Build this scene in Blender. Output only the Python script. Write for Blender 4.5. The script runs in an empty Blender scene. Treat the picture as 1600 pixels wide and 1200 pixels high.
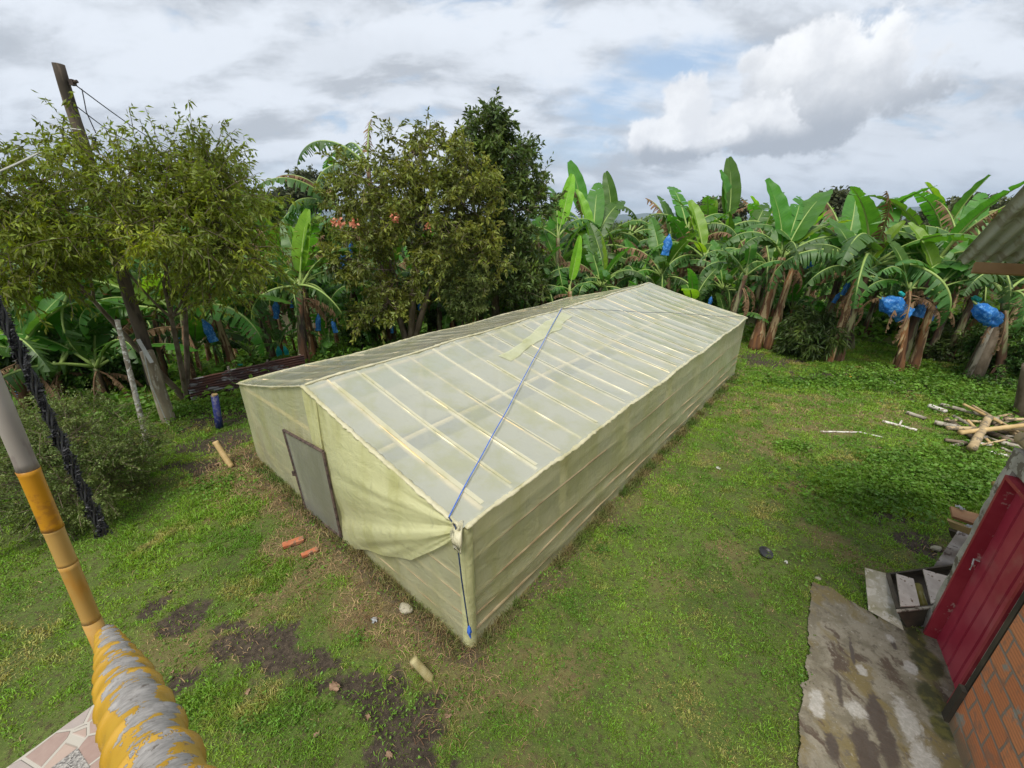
import bpy, bmesh, math, random
import numpy as np
from mathutils import Vector, Matrix
C = bpy.context.scene.collection
S = bpy.context.scene
R = math.radians
H = 4.8                      # camera height above the lawn
PITCH = math.atan(250/635)

# ------------------------------------------------------------ camera, sky, sun, exposure
cd = bpy.data.cameras.new('camera'); cam = bpy.data.objects.new('camera', cd); C.objects.link(cam)
cd.sensor_width = 36; cd.lens = 36*635/1600; cd.clip_end = 30000; cd.clip_start = .05
cam.location = (0, 0, H); cam.rotation_euler = (R(90)-PITCH, 0, 0)
S.camera = cam
S.view_settings.view_transform = 'Standard'; S.view_settings.look = 'None'; S.view_settings.gamma = 1
S.view_settings.exposure = 1.13
SUN_EL, SUN_AZ = R(60), R(-158)      # azimuth measured from +Y towards +X
sl = bpy.data.lights.new('sun', 'SUN'); sl.energy = 2.0; sl.angle = R(24); sl.color = (1, .95, .86)
so = bpy.data.objects.new('sun', sl); C.objects.link(so)
sd = Vector((math.sin(SUN_AZ)*math.cos(SUN_EL), math.cos(SUN_AZ)*math.cos(SUN_EL), math.sin(SUN_EL)))
so.rotation_euler = sd.to_track_quat('Z', 'Y').to_euler()

class NT:
    """small helper to write node trees"""
    def __init__(s, tree): s.t = tree; s.n = tree.nodes; s.l = tree.links
    def node(s, typ, **kw):
        n = s.n.new(typ)
        for k, v in kw.items():
            if k.startswith('_'): setattr(n, k[1:], v)
            else: s.set(n.inputs[k.replace('__', ' ')], v)
        return n
    def set(s, sock, v):
        if isinstance(v, bpy.types.NodeSocket): s.l.new(v, sock)
        else:
            if hasattr(sock.default_value, '__len__') and not hasattr(v, '__len__'): v = [v]*len(sock.default_value)
            if hasattr(sock.default_value, '__len__') and len(sock.default_value) == 4 and len(v) == 3: v = tuple(v)+(1,)
            sock.default_value = v
    def m(s, op, a, b=0.0, c=0.0, clamp=False):
        n = s.n.new('ShaderNodeMath'); n.operation = op; n.use_clamp = clamp
        s.set(n.inputs[0], a); s.set(n.inputs[1], b); s.set(n.inputs[2], c); return n.outputs[0]
    def vm(s, op, a, b=(0, 0, 0), scale=1.0):
        n = s.n.new('ShaderNodeVectorMath'); n.operation = op
        s.set(n.inputs[0], a); s.set(n.inputs[1], b)
        if op == 'SCALE': s.set(n.inputs['Scale'], scale)
        return n.outputs['Value'] if op in ('DOT_PRODUCT', 'LENGTH', 'DISTANCE') else n.outputs[0]
    def mix(s, f, a, b, typ='MIX'):
        n = s.n.new('ShaderNodeMix'); n.data_type = 'RGBA'; n.blend_type = typ; n.clamp_factor = True
        s.set(n.inputs[0], f); s.set(n.inputs[6], a); s.set(n.inputs[7], b); return n.outputs[2]
    def ramp(s, f, lo, hi, smooth=True):
        n = s.n.new('ShaderNodeMapRange'); n.interpolation_type = 'SMOOTHSTEP' if smooth else 'LINEAR'; n.clamp = True
        s.set(n.inputs[0], f); s.set(n.inputs[1], lo); s.set(n.inputs[2], hi); return n.outputs[0]
    def noise(s, vec, scale, detail=4, rough=.55, dist=0.0, col=False):
        n = s.node('ShaderNodeTexNoise'); s.set(n.inputs['Vector'], vec); n.inputs['Scale'].default_value = scale
        n.inputs['Detail'].default_value = detail; n.inputs['Roughness'].default_value = rough; n.inputs['Distortion'].default_value = dist
        return n.outputs['Color' if col else 'Fac']
    def map(s, vec, loc=(0, 0, 0), rot=(0, 0, 0), sc=(1, 1, 1)):
        n = s.n.new('ShaderNodeMapping'); s.set(n.inputs[0], vec); n.inputs[1].default_value = loc; n.inputs[2].default_value = rot; n.inputs[3].default_value = sc
        return n.outputs[0]

world = bpy.data.worlds.new('World'); S.world = world; world.use_nodes = True
SKX, SKY_ = 3.1, 1.7
def build_sky():
    w = NT(world.node_tree); w.n.clear()
    out = w.node('ShaderNodeOutputWorld'); bg = w.node('ShaderNodeBackground')
    sky = w.node('ShaderNodeTexSky'); sky.sky_type = 'NISHITA'; sky.sun_disc = False
    sky.sun_elevation = SUN_EL; sky.sun_rotation = SUN_AZ; sky.air_density = 1.0; sky.dust_density = 1.5
    d = w.node('ShaderNodeTexCoord').outputs['Generated']
    sep = w.node('ShaderNodeSeparateXYZ', Vector=d); x, y, z = sep.outputs
    az = w.m('ARCTAN2', x, y); el = w.m('ARCSINE', z)
    zz = w.m('ADD', w.m('MAXIMUM', z, 0.0), 0.34)
    def plane(k):       # cloud layer seen from below; k < 1 looks at the part of the layer standing above
        q = w.node('ShaderNodeCombineXYZ', X=w.m('MULTIPLY', w.m('DIVIDE', x, zz), k), Y=w.m('MULTIPLY', w.m('DIVIDE', y, zz), k), Z=w.m('MULTIPLY', z, 1.2)).outputs[0]
        return w.map(q, loc=(SKX, SKY_, .4), rot=(0, 0, R(-8)), sc=(1.25, 2.0, 1))
    def dens(k):
        p = plane(k); wp = w.vm('SCALE', w.vm('SUBTRACT', w.noise(p, 1.3, 2, col=True), (.5, .5, .5)), scale=.5)
        q = w.vm('ADD', p, wp); big = w.noise(q, 1.0, 2, .5); fine = w.noise(q, 3.1, 8, .60)
        return w.m('ADD', w.m('MULTIPLY', big, .50), w.m('MULTIPLY', fine, .50))
    d0, d1, d2 = dens(1.0), dens(.93), dens(.80)
    jig = w.m('MULTIPLY', w.m('SUBTRACT', w.noise(d, 12.0, 8, .66), .5), 2.6)
    def blob(a, e, ra, re, edge=.55, j=1.0):
        da = w.m('DIVIDE', w.m('SUBTRACT', az, R(a)), R(ra)); de = w.m('DIVIDE', w.m('SUBTRACT', el, R(e)), R(re))
        q = w.m('ADD', w.m('SQRT', w.m('ADD', w.m('MULTIPLY', da, da), w.m('MULTIPLY', de, de))), w.m('MULTIPLY', jig, j))
        return w.m('SUBTRACT', 1.0, w.ramp(q, 1-edge, 1+edge*.4))
    gap = w.m('MAXIMUM', blob(11.5, 12.5, 8, 4.0, .9, .6), blob(18, 16.0, 9, 2.2, .8, .6))
    gap = w.m('MAXIMUM', gap, w.m('MULTIPLY', blob(8, 8.5, 9, 2, .9), .7))
    gap = w.m('MAXIMUM', gap, w.m('MULTIPLY', blob(-22, 4.5, 10, 2, .9), .5))
    veil = w.ramp(w.noise(w.map(plane(1.0), sc=(1, 2.2, 1)), 2.0, 7, .62), .42, .66)
    cover = w.ramp(d0, .33, .44)
    cover = w.m('MULTIPLY', cover, w.m('SUBTRACT', 1.0, w.m('MULTIPLY', gap, w.m('SUBTRACT', 1.0, w.m('MULTIPLY', veil, .75))), clamp=True))
    # shade: thick parts and the undersides (more cloud standing above) are grey, the upper rims white
    sh = w.m('ADD', w.m('MULTIPLY', w.m('SUBTRACT', d0, .5), 2.6), w.m('ADD', w.m('MULTIPLY', w.m('SUBTRACT', d1, d0), 5.0), w.m('MULTIPLY', w.m('SUBTRACT', d2, d0), 1.2)))
    greym = w.m('MAXIMUM', w.m('MULTIPLY', blob(37, 24, 16, 6, .9), .45), w.m('MAXIMUM', w.m('MULTIPLY', blob(-33, 24, 26, 5, .9, .5), .55), w.m('MULTIPLY', blob(35, 8, 22, 2.4, .9), .45)))
    greym = w.m('MAXIMUM', greym, w.m('MULTIPLY', blob(-15, 16, 14, 3.0, .9, .6), .5))
    grey = w.m('ADD', w.ramp(sh, -.35, .60), w.m('MULTIPLY', greym, .6), clamp=True)
    blue = w.mix(.5, w.mix(1.0, sky.outputs[0], (.07, .07, .07), 'MULTIPLY'), (.27, .355, .46))
    white = (.405, .428, .462); gcol = (.25, .266, .29)
    c = w.mix(cover, blue, w.mix(grey, white, gcol))
    # the two heaped clouds right of the gap: white heads over flat grey undersides
    def heap(a, e, ra, re, g):
        nonlocal c
        m_ = blob(a, e, ra, re, .20, .8)
        under = w.ramp(w.m('ADD', el, w.m('MULTIPLY', jig, R(re)*.55)), R(e+re*g), R(e-re*.75))
        lump = w.ramp(w.noise(d, 15.0, 6, .6), .35, .68)
        cc = w.mix(w.m('MULTIPLY', lump, .7), (.50, .505, .512), (.37, .38, .40)); cc = w.mix(under if g > -.4 else 0.0, cc, (.215, .23, .255))
        c = w.mix(m_, c, cc)
    heap(33, 12.4, 8.6, 5.4, .75); heap(27.5, 9.8, 5, 3.0, .3); heap(19.3, 9.2, 6.4, 2.8, -.1); heap(20.0, 11.8, 3.0, 3.4, -.6)
    hz = w.ramp(el, R(7), R(-1)); c = w.mix(w.m('MULTIPLY', hz, .5), c, (.385, .405, .43))
    bl = w.ramp(z, -.02, -.25)
    c = w.mix(bl, c, (.10, .12, .07))
    w.l.new(c, bg.inputs['Color']); bg.inputs['Strength'].default_value = 1.0
    w.l.new(bg.outputs[0], out.inputs[0])
build_sky()

# ------------------------------------------------------------ helpers
rng = np.random.default_rng(7); rnd = random.Random(5)
_F = Vector((0, math.cos(PITCH), -math.sin(PITCH))); _U = Vector((0, math.sin(PITCH), math.cos(PITCH)))
def ray(px, py):
    return _F + _U*(-(py-600)/635) + Vector((1, 0, 0))*((px-800)/635)
def gp(px, py, z=0):
    r = ray(px, py); t = (z-H)/r.z; return Vector((r.x*t, r.y*t, z))
def at(px, py, Y):                       # the point at world distance Y seen at a pixel
    r = ray(px, py); t = Y/r.y; return Vector((r.x*t, Y, H+r.z*t))
def proj(P):
    d = Vector(P)-Vector((0, 0, H)); k = d.dot(_F); return (800+635*d.x/k, 600-635*d.dot(_U)/k)

def vnoise(x, y, seed=0):
    x = np.asarray(x, float); y = np.asarray(y, float)
    xi = np.floor(x).astype(np.int64); yi = np.floor(y).astype(np.int64); fx = x-xi; fy = y-yi
    fx = fx*fx*(3-2*fx); fy = fy*fy*(3-2*fy)
    def h(a, b):
        n = (a*374761393 + b*668265263 + seed*1442695041) & 0x7fffffff
        n = ((n ^ (n >> 13))*1274126177) & 0x7fffffff
        return ((n ^ (n >> 16)) & 0xffff)/65535.
    return (h(xi, yi)*(1-fx)+h(xi+1, yi)*fx)*(1-fy)+(h(xi, yi+1)*(1-fx)+h(xi+1, yi+1)*fx)*fy
def fbm(x, y, seed=0, o=4):
    s = 0; a = .5; t = 0
    for i in range(o):
        s = s+a*vnoise(x*2**i, y*2**i, seed+i*17); t += a; a *= .5
    return s/t

def sstep(a, b, x):
    t = np.clip((x-a)/(b-a), 0, 1); return t*t*(3-2*t)
def terrain(x, y):
    x = np.asarray(x, float); y = np.asarray(y, float)
    d = (x+9)*-.55+(y-13.6)*.83
    z = -4.6*(1-np.exp(-np.maximum(d, 0)*.075))
    z = z+.35*sstep(6, 16, x)*sstep(9, 18, y)*0
    r = np.hypot(x, y)
    z = z+(fbm(x/60, y/60, 3)-.5)*6*sstep(60, 300, r)-2.0*sstep(60, 250, r)*sstep(0, 60, d*-1)
    near = (fbm(x/1.3, y/1.3, 9)-.5)*.07*sstep(40, 25, r)
    return z+near
def tz(x, y): return float(terrain(x, y))

class MB:
    def __init__(s): s.v = []; s.f = []; s.mi = []; s.uv = []; s.cur = 0
    def face(s, idx, uv=None): s.f.append(tuple(idx)); s.mi.append(s.cur); s.uv.append(uv)
    def box(s, c, size, M=None, taper=1.0):
        c = Vector(c); sx, sy, sz = [k/2 for k in size]; b = len(s.v)
        for dz in (-1, 1):
            k = 1 if dz < 0 else taper
            for dx, dy in ((-1, -1), (1, -1), (1, 1), (-1, 1)):
                p = Vector((dx*sx*k, dy*sy*k, dz*sz))
                if M is not None: p = M @ p
                s.v.append(tuple(c+p))
        for q in ((0, 3, 2, 1), (4, 5, 6, 7), (0, 1, 5, 4), (1, 2, 6, 5), (2, 3, 7, 6), (3, 0, 4, 7)): s.face([b+i for i in q])
        return s
    def tube(s, pts, rad, n=8, cap=True, squash=1.0, jag=0):
        pts = [Vector(p) for p in pts]; b = len(s.v)
        if not hasattr(rad, '__len__'): rad = [rad]*len(pts)
        ref = Vector((0, 0, 1)); t0 = (pts[-1]-pts[0]).normalized()
        if abs(t0.z) > .9: ref = Vector((0, 1, 0))
        dist = 0
        ds = []
        for i, p in enumerate(pts):
            t = (pts[min(i+1, len(pts)-1)]-pts[max(i-1, 0)]).normalized()
            a = t.cross(ref).normalized(); c = t.cross(a).normalized()
            if i: dist += (p-pts[i-1]).length
            ds.append(dist)
            for k in range(n):
                an = 2*math.pi*k/n; rr = rad[i]*(1+(jag*(rnd.random()-.5)*2 if jag else 0))
                s.v.append(tuple(p+a*(math.cos(an)*rr)+c*(math.sin(an)*rr*squash)))
        for i in range(len(pts)-1):
            for k in range(n):
                k2 = (k+1) % n
                s.face([b+i*n+k, b+i*n+k2, b+(i+1)*n+k2, b+(i+1)*n+k], [(k/n, ds[i]), ((k+1)/n, ds[i]), ((k+1)/n, ds[i+1]), (k/n, ds[i+1])])
        if cap:
            s.face([b+k for k in range(n)][::-1]); e = b+(len(pts)-1)*n; s.face([e+k for k in range(n)])
        return s
    def grid(s, P, nu, nv, uvf=None):
        """P(i,j) -> point"""
        b = len(s.v)
        for i in range(nu):
            for j in range(nv): s.v.append(tuple(P(i, j)))
        for i in range(nu-1):
            for j in range(nv-1):
                q = [(i, j), (i+1, j), (i+1, j+1), (i, j+1)]
                s.face([b+a*nv+c for a, c in q], [uvf(*k) for k in q] if uvf else None)
        return s
    def build(s, name, mats, parent=None, smooth=False, loc=None, rot=None):
        me = bpy.data.meshes.new(name); me.from_pydata(s.v, [], s.f)
        if not isinstance(mats, (list, tuple)): mats = [mats]
        for m in mats: me.materials.append(m)
        me.polygons.foreach_set('material_index', s.mi)
        if any(u is not None for u in s.uv):
            ul = me.uv_layers.new(name='UVMap'); data = []
            for f, u in zip(s.f, s.uv):
                if u is None: data += [0.0]*(2*len(f))
                else:
                    for a in u: data += [a[0], a[1]]
            ul.data.foreach_set('uv', data)
        if smooth: me.polygons.foreach_set('use_smooth', [True]*len(s.f))
        me.update()
        return link(name, me, parent, loc, rot)
def link(name, me, parent=None, loc=None, rot=None):
    o = bpy.data.objects.new(name, me); C.objects.link(o)
    if parent: o.parent = parent
    if loc is not None: o.location = loc
    if rot is not None: o.rotation_euler = rot
    return o
def npmesh(name, v, faces_flat, counts, mat, mi=None):
    me = bpy.data.meshes.new(name); v = np.asarray(v, np.float32)
    me.vertices.add(len(v)); me.vertices.foreach_set('co', v.ravel())
    counts = np.asarray(counts, np.int32); me.loops.add(int(counts.sum())); me.loops.foreach_set('vertex_index', np.asarray(faces_flat, np.int32))
    me.polygons.add(len(counts)); st = np.concatenate([[0], np.cumsum(counts)[:-1]]).astype(np.int32)
    me.polygons.foreach_set('loop_start', st)
    for m in (mat if isinstance(mat, (list, tuple)) else [mat]): me.materials.append(m)
    if mi is not None: me.polygons.foreach_set('material_index', np.asarray(mi, np.int32))
    me.update(calc_edges=True); return me
def tag(o, label, cat, group=None):
    o['label'] = label; o['category'] = cat
    if group: o['group'] = group
    return o
def kind(o, k, label=None):
    o['kind'] = k
    if label: o['label'] = label
    return o
def thing(name, label, cat, loc=(0, 0, 0), rz=0, group=None):
    o = bpy.data.objects.new(name, None); C.objects.link(o); o.location = loc; o.rotation_euler = (0, 0, rz); o.empty_display_size = .2
    return tag(o, label, cat, group)

# ------------------------------------------------------------ materials
def mat(name, c1, c2=None, scale=4, rough=.8, bump=0, bscale=30, trans=0, spec=.3, stretch=(1, 1, 1), isl=0, obj=0, detail=4, c3=None, s3=1.0, lo=.35, hi=.65, tcol=None, metal=0, uv=False, lo3=.52, hi3=.6):
    m = bpy.data.materials.new(name); m.use_nodes = True; t = NT(m.node_tree); t.n.clear()
    out = t.node('ShaderNodeOutputMaterial'); tc = t.node('ShaderNodeTexCoord').outputs['UV' if uv else 'Object']
    vec = t.map(tc, sc=stretch)
    col = c1
    if c2: col = t.mix(t.ramp(t.noise(vec, scale, detail), lo, hi), c1, c2)
    if c3: col = t.mix(t.ramp(t.noise(t.map(vec, loc=(7, 3, 1)), scale*s3, detail, .65), lo3, hi3), col, c3)
    if isl or obj:
        hsv = t.node('ShaderNodeHueSaturation'); t.set(hsv.inputs['Color'], col)
        if isl: r = t.node('ShaderNodeNewGeometry').outputs['Random Per Island']; k = isl
        else: r = t.node('ShaderNodeObjectInfo').outputs['Random']; k = obj
        t.set(hsv.inputs['Value'], t.m('ADD', 1-k, t.m('MULTIPLY', r, 2*k)))
        t.set(hsv.inputs['Hue'], t.m('ADD', .5-k*.05, t.m('MULTIPLY', r, k*.08)))
        col = hsv.outputs[0]
    p = t.node('ShaderNodeBsdfPrincipled'); t.set(p.inputs['Base Color'], col); p.inputs['Roughness'].default_value = rough
    p.inputs['Specular IOR Level'].default_value = spec; p.inputs['Metallic'].default_value = metal
    if bump:
        b = t.node('ShaderNodeBump'); b.inputs['Strength'].default_value = min(1, bump*4); b.inputs['Distance'].default_value = bump
        t.set(b.inputs['Height'], t.noise(vec, bscale, 5, .6)); t.l.new(b.outputs[0], p.inputs['Normal'])
    sh = p.outputs[0]
    if trans:
        tr = t.node('ShaderNodeBsdfTranslucent')
        t.set(tr.inputs['Color'], t.mix(1.0, col, tcol or (1.5, 1.45, .7), 'MULTIPLY'))
        mx = t.node('ShaderNodeMixShader'); mx.inputs[0].default_value = trans; t.l.new(sh, mx.inputs[1]); t.l.new(tr.outputs[0], mx.inputs[2]); sh = mx.outputs[0]
    t.l.new(sh, out.inputs[0]); return m

def banana_leaf_mat(name, c1, c2, trans=.35, rough=.38, brown=.0):
    m = bpy.data.materials.new(name); m.use_nodes = True; t = NT(m.node_tree); t.n.clear()
    out = t.node('ShaderNodeOutputMaterial'); uv = t.node('ShaderNodeTexCoord').outputs['UV']; ob = t.node('ShaderNodeTexCoord').outputs['Object']
    sep = t.node('ShaderNodeSeparateXYZ', Vector=uv)
    # parallel veins run from the midrib to the edge
    vein = t.noise(t.node('ShaderNodeCombineXYZ', X=t.m('MULTIPLY', t.m('SUBTRACT', sep.outputs[0], t.m('MULTIPLY', sep.outputs[1], .08)), 55.0), Y=t.m('MULTIPLY', sep.outputs[1], 1.2), Z=0.0).outputs[0], 1.0, 3)
    r = t.node('ShaderNodeObjectInfo').outputs['Random']
    col = t.mix(t.ramp(t.noise(ob, 3.0, 3), .3, .7), c1, c2)
    col = t.mix(t.m('MULTIPLY', t.ramp(vein, .35, .65), .45), col, [k*.62 for k in c1])
    hsv = t.node('ShaderNodeHueSaturation'); t.set(hsv.inputs['Color'], col)
    t.set(hsv.inputs['Value'], t.m('ADD', .72, t.m('MULTIPLY', r, .6))); t.set(hsv.inputs['Hue'], t.m('ADD', .485, t.m('MULTIPLY', r, .03)))
    col = hsv.outputs[0]
    if brown:       # dried margins
        e = t.ramp(t.m('ADD', sep.outputs[1], t.m('MULTIPLY', t.noise(ob, 9.0, 3), .5)), 1.34-brown, 1.42-brown)
        col = t.mix(e, col, (.17, .10, .035))
    p = t.node('ShaderNodeBsdfPrincipled'); t.set(p.inputs['Base Color'], col); p.inputs['Roughness'].default_value = rough; p.inputs['Specular IOR Level'].default_value = .5
    b = t.node('ShaderNodeBump'); b.inputs['Strength'].default_value = .5; b.inputs['Distance'].default_value = .01; t.l.new(vein, b.inputs['Height']); t.l.new(b.outputs[0], p.inputs['Normal'])
    tr = t.node('ShaderNodeBsdfTranslucent'); t.set(tr.inputs['Color'], t.mix(1.0, col, (1.9, 1.9, .8), 'MULTIPLY'))
    mx = t.node('ShaderNodeMixShader'); mx.inputs[0].default_value = trans; t.l.new(p.outputs[0], mx.inputs[1]); t.l.new(tr.outputs[0], mx.inputs[2])
    t.l.new(mx.outputs[0], out.inputs[0]); return m

def film_mat(name, col, transp=.3, rough=.25, tl=.5, gloss=.12, wr=.008, dirty=.5):
    """thin greenhouse film: part clear, part milky, part shiny"""
    m = bpy.data.materials.new(name); m.use_nodes = True; t = NT(m.node_tree); t.n.clear()
    out = t.node('ShaderNodeOutputMaterial'); ob = t.node('ShaderNodeTexCoord').outputs['Object']
    dirt = t.noise(t.map(ob, sc=(1, 1, .35)), 1.7, 6, .62)
    c = t.mix(t.ramp(dirt, .42, .66), col, [k*.76 for k in col[:2]]+[col[2]*.60]); c = t.mix(t.m('MULTIPLY', t.ramp(t.noise(t.map(ob, sc=(1, 1, .25)), 7.0, 6, .7), .56, .70), dirty), c, [k*.62 for k in col])
    b = t.node('ShaderNodeBump'); b.inputs['Strength'].default_value = .55; b.inputs['Distance'].default_value = wr*3
    t.set(b.inputs['Height'], t.m('ADD', t.noise(t.map(ob, rot=(0, .35, 0), sc=(1.1, 1.1, 2.2)), 2.6, 6, .6, .8), t.m('MULTIPLY', t.noise(t.map(ob, rot=(.2, -.6, .3), sc=(4.5, 4.5, .8)), 1.4, 5, .6, .5), .6)))
    df = t.node('ShaderNodeBsdfDiffuse'); t.set(df.inputs[0], c); t.l.new(b.outputs[0], df.inputs['Normal'])
    tr = t.node('ShaderNodeBsdfTranslucent'); t.set(tr.inputs[0], c)
    tp = t.node('ShaderNodeBsdfTransparent'); t.set(tp.inputs[0], (.95, .95, .86))
    gl = t.node('ShaderNodeBsdfGlossy'); gl.inputs['Roughness'].default_value = rough; t.l.new(b.outputs[0], gl.inputs['Normal']); t.set(gl.inputs[0], (.95, .95, .95))
    m1 = t.node('ShaderNodeMixShader'); m1.inputs[0].default_value = tl; t.l.new(df.outputs[0], m1.inputs[1]); t.l.new(tr.outputs[0], m1.inputs[2])
    m2 = t.node('ShaderNodeMixShader'); t.set(m2.inputs[0], t.m('SUBTRACT', transp*1.15, t.m('MULTIPLY', t.ramp(dirt, .4, .75), transp*.5))); t.l.new(m1.outputs[0], m2.inputs[1]); t.l.new(tp.outputs[0], m2.inputs[2])
    ci = t.m('ABSOLUTE', t.vm('DOT_PRODUCT', b.outputs[0], t.node('ShaderNodeNewGeometry').outputs['Incoming'])); fr = t.m('ADD', .04, t.m('MULTIPLY', .96, t.m('POWER', t.m('SUBTRACT', 1.0, ci, clamp=True), 5.0)))
    m3 = t.node('ShaderNodeMixShader'); t.set(m3.inputs[0], t.m('ADD', t.m('MULTIPLY', fr, .8), gloss*.25, clamp=True)); t.l.new(m2.outputs[0], m3.inputs[1]); t.l.new(gl.outputs[0], m3.inputs[2])
    t.l.new(m3.outputs[0], out.inputs[0]); return m

M = {}
M['roof_film'] = film_mat('roof_film', (.62, .645, .555), .38, .16, .30, .25, .005, .15)
M['wall_film'] = film_mat('wall_film', (.79, .79, .52), .38, .38, .38, .05, .014)
M['flap_film'] = film_mat('flap_film', (.78, .78, .46), .12, .4, .40, .05, .012)
M['hem_film'] = film_mat('hem_film', (.68, .64, .44), .06, .4, .3, .05, .02)
M['bamboo'] = mat('bamboo', (.38, .26, .11), (.48, .35, .17), 3, .55, .003, 60, stretch=(1, 1, 1), isl=.18)
M['old_bamboo'] = mat('old_bamboo', (.30, .22, .12), (.42, .32, .18), 4, .75, .004, 30, isl=.25, c3=(.16, .13, .09), s3=2)
M['grey_wood'] = mat('grey_wood', (.22, .19, .15), (.36, .33, .27), 5, .9, .006, 25, stretch=(1, 1, .25), c3=(.10, .085, .06), s3=2)
M['pole_wood'] = mat('pole_wood', (.055, .042, .032), (.115, .09, .065), 4, .92, .008, 18, stretch=(1, 1, .2), c3=(.05, .04, .03), s3=1.4)
M['bark'] = mat('bark', (.10, .075, .05), (.19, .15, .11), 6, .95, .012, 20, stretch=(1, 1, .4))
M['black_iron'] = mat('black_iron', (.035, .026, .022), (.075, .05, .04), 9, .6, .001, 80)
M['blue_rope'] = mat('blue_rope', (.035, .10, .42), (.05, .15, .55), 20, .6)
M['mud'] = mat('mud', (.05, .04, .03), (.08, .06, .045), 3, .8, .02, 20)
M['green_leaf'] = banana_leaf_mat('green_leaf', (.060, .175, .020), (.090, .225, .028), .42, .44)
M['old_leaf'] = banana_leaf_mat('old_leaf', (.050, .125, .026), (.075, .165, .032), .34, .48, brown=.06)
M['young_leaf'] = banana_leaf_mat('young_leaf', (.17, .34, .025), (.24, .42, .035), .48, .42)
M['dead_leaf'] = mat('dead_leaf', (.16, .095, .05), (.27, .18, .10), 5, .85, trans=.2, isl=.2, tcol=(1.3, 1.0, .6))
M['midrib'] = mat('midrib', (.20, .30, .07), (.26, .34, .10), 3, .5)
M['stem'] = mat('stem', (.11, .055, .030), (.25, .115, .045), 5, .75, .015, 14, stretch=(1, 1, .16), c3=(.36, .27, .15), s3=1.2, lo3=.5, hi3=.56)
M['stem_dark'] = mat('stem_dark', (.055, .042, .035), (.15, .075, .042), 5, .75, .015, 14, stretch=(1, 1, .16), c3=(.21, .21, .11), s3=.8, lo3=.5, hi3=.58)
M['green_stem'] = mat('green_stem', (.14, .22, .06), (.26, .30, .10), 4, .6, .004, 20, stretch=(1, 1, .3))
M['leaf_left'] = mat('leaf_left', (.11, .145, .020), (.19, .235, .026), 1.1, .5, trans=.35, isl=.45, c3=(.28, .32, .03), s3=.9, lo3=.56, hi3=.68, tcol=(1.7, 1.7, .5))
M['leaf_mid'] = mat('leaf_mid', (.10, .125, .026), (.175, .21, .038), .9, .42, trans=.3, isl=.45, c3=(.23, .25, .045), s3=.9, tcol=(1.6, 1.5, .5))
M['leaf_dark'] = mat('leaf_dark', (.055, .092, .024), (.10, .15, .034), .9, .4, trans=.25, isl=.42, c3=(.13, .19, .03), s3=1.1, lo3=.55, hi3=.65)
M['leaf_shrub'] = mat('leaf_shrub', (.085, .13, .030), (.15, .20, .055), 1.2, .5, trans=.3, isl=.40, c3=(.18, .23, .07), s3=2.0)
M['leaf_under'] = mat('leaf_under', (.040, .095, .020), (.075, .155, .026), .8, .5, trans=.3, isl=.40, c3=(.11, .20, .03), s3=2.0)
M['leaf_far'] = mat('leaf_far', (.045, .08, .028), (.085, .12, .036), .05, .7, trans=.2, isl=.45, c3=(.12, .17, .04), s3=1.3)
M['grass'] = mat('grass', (.125, .255, .028), (.235, .38, .042), .8, .5, trans=.4, isl=.55, c3=(.36, .34, .11), s3=1.6, detail=8, lo3=.53, hi3=.64)
M['dry_grass'] = mat('dry_grass', (.26, .165, .085), (.42, .30, .16), 2, .9, trans=.15, isl=.35, c3=(.16, .085, .04), s3=2, tcol=(1.2, 1, .7))
M['fringe'] = mat('fringe', (.075, .13, .022), (.22, .18, .08), 1.8, .6, trans=.3, isl=.5)
M['weed'] = mat('weed', (.085, .18, .025), (.15, .28, .035), 1.2, .5, trans=.35, isl=.35)

# ------------------------------------------------------------ greenhouse frame of reference
GC = Vector((-.508, 3.444, 0)); GL = Vector((.644, .765, 0)).normalized(); GW = Vector((-GL.y, GL.x, 0))
LEN, WID = 12.6, 6.57
def G(u, w, z=0): return GC+GL*u+GW*w+Vector((0, 0, z))
g_ang = math.atan2(GL.y, GL.x)
def guw(x, y):
    dx, dy = x-GC.x, y-GC.y; return dx*GL.x+dy*GL.y, dx*GW.x+dy*GW.y
# red building: wall runs from its far corner towards the camera
BA = Vector((5.29, 3.71, 0)); BD = Vector((-.527, -.849, 0)).normalized(); BN = Vector((BD.y, -BD.x, 0))
if BN.x > 0: BN = -BN                   # outward, towards the lawn
def B(s, n=0, z=0): return BA+BD*s+BN*n+Vector((0, 0, z))
def bsn(x, y):
    dx, dy = x-BA.x, y-BA.y; return dx*BD.x+dy*BD.y, dx*BN.x+dy*BN.y
# patio
PA = Vector((-4.33, 2.86, 0)); P1 = Vector((-.49, -.87, 0)).normalized(); P2 = Vector((.87, -.49, 0)).normalized()
SLAB = [gp(*q).xy for q in ((1268, 905), (1300, 922), (1345, 950), (1385, 978), (1440, 1000), (1475, 1010), (1490, 1075), (1478, 1130), (1540, 1330), (1240, 1330), (1252, 1120), (1262, 1010))]
def inpoly(x, y, poly):
    x = np.asarray(x); y = np.asarray(y); ins = np.zeros(x.shape, bool); n = len(poly)
    for i in range(n):
        x1, y1 = poly[i]; x2, y2 = poly[(i+1) % n]
        c = ((y1 > y) != (y2 > y)) & (x < (x2-x1)*(y-y1)/(y2-y1+1e-12)+x1); ins ^= c
    return ins

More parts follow.
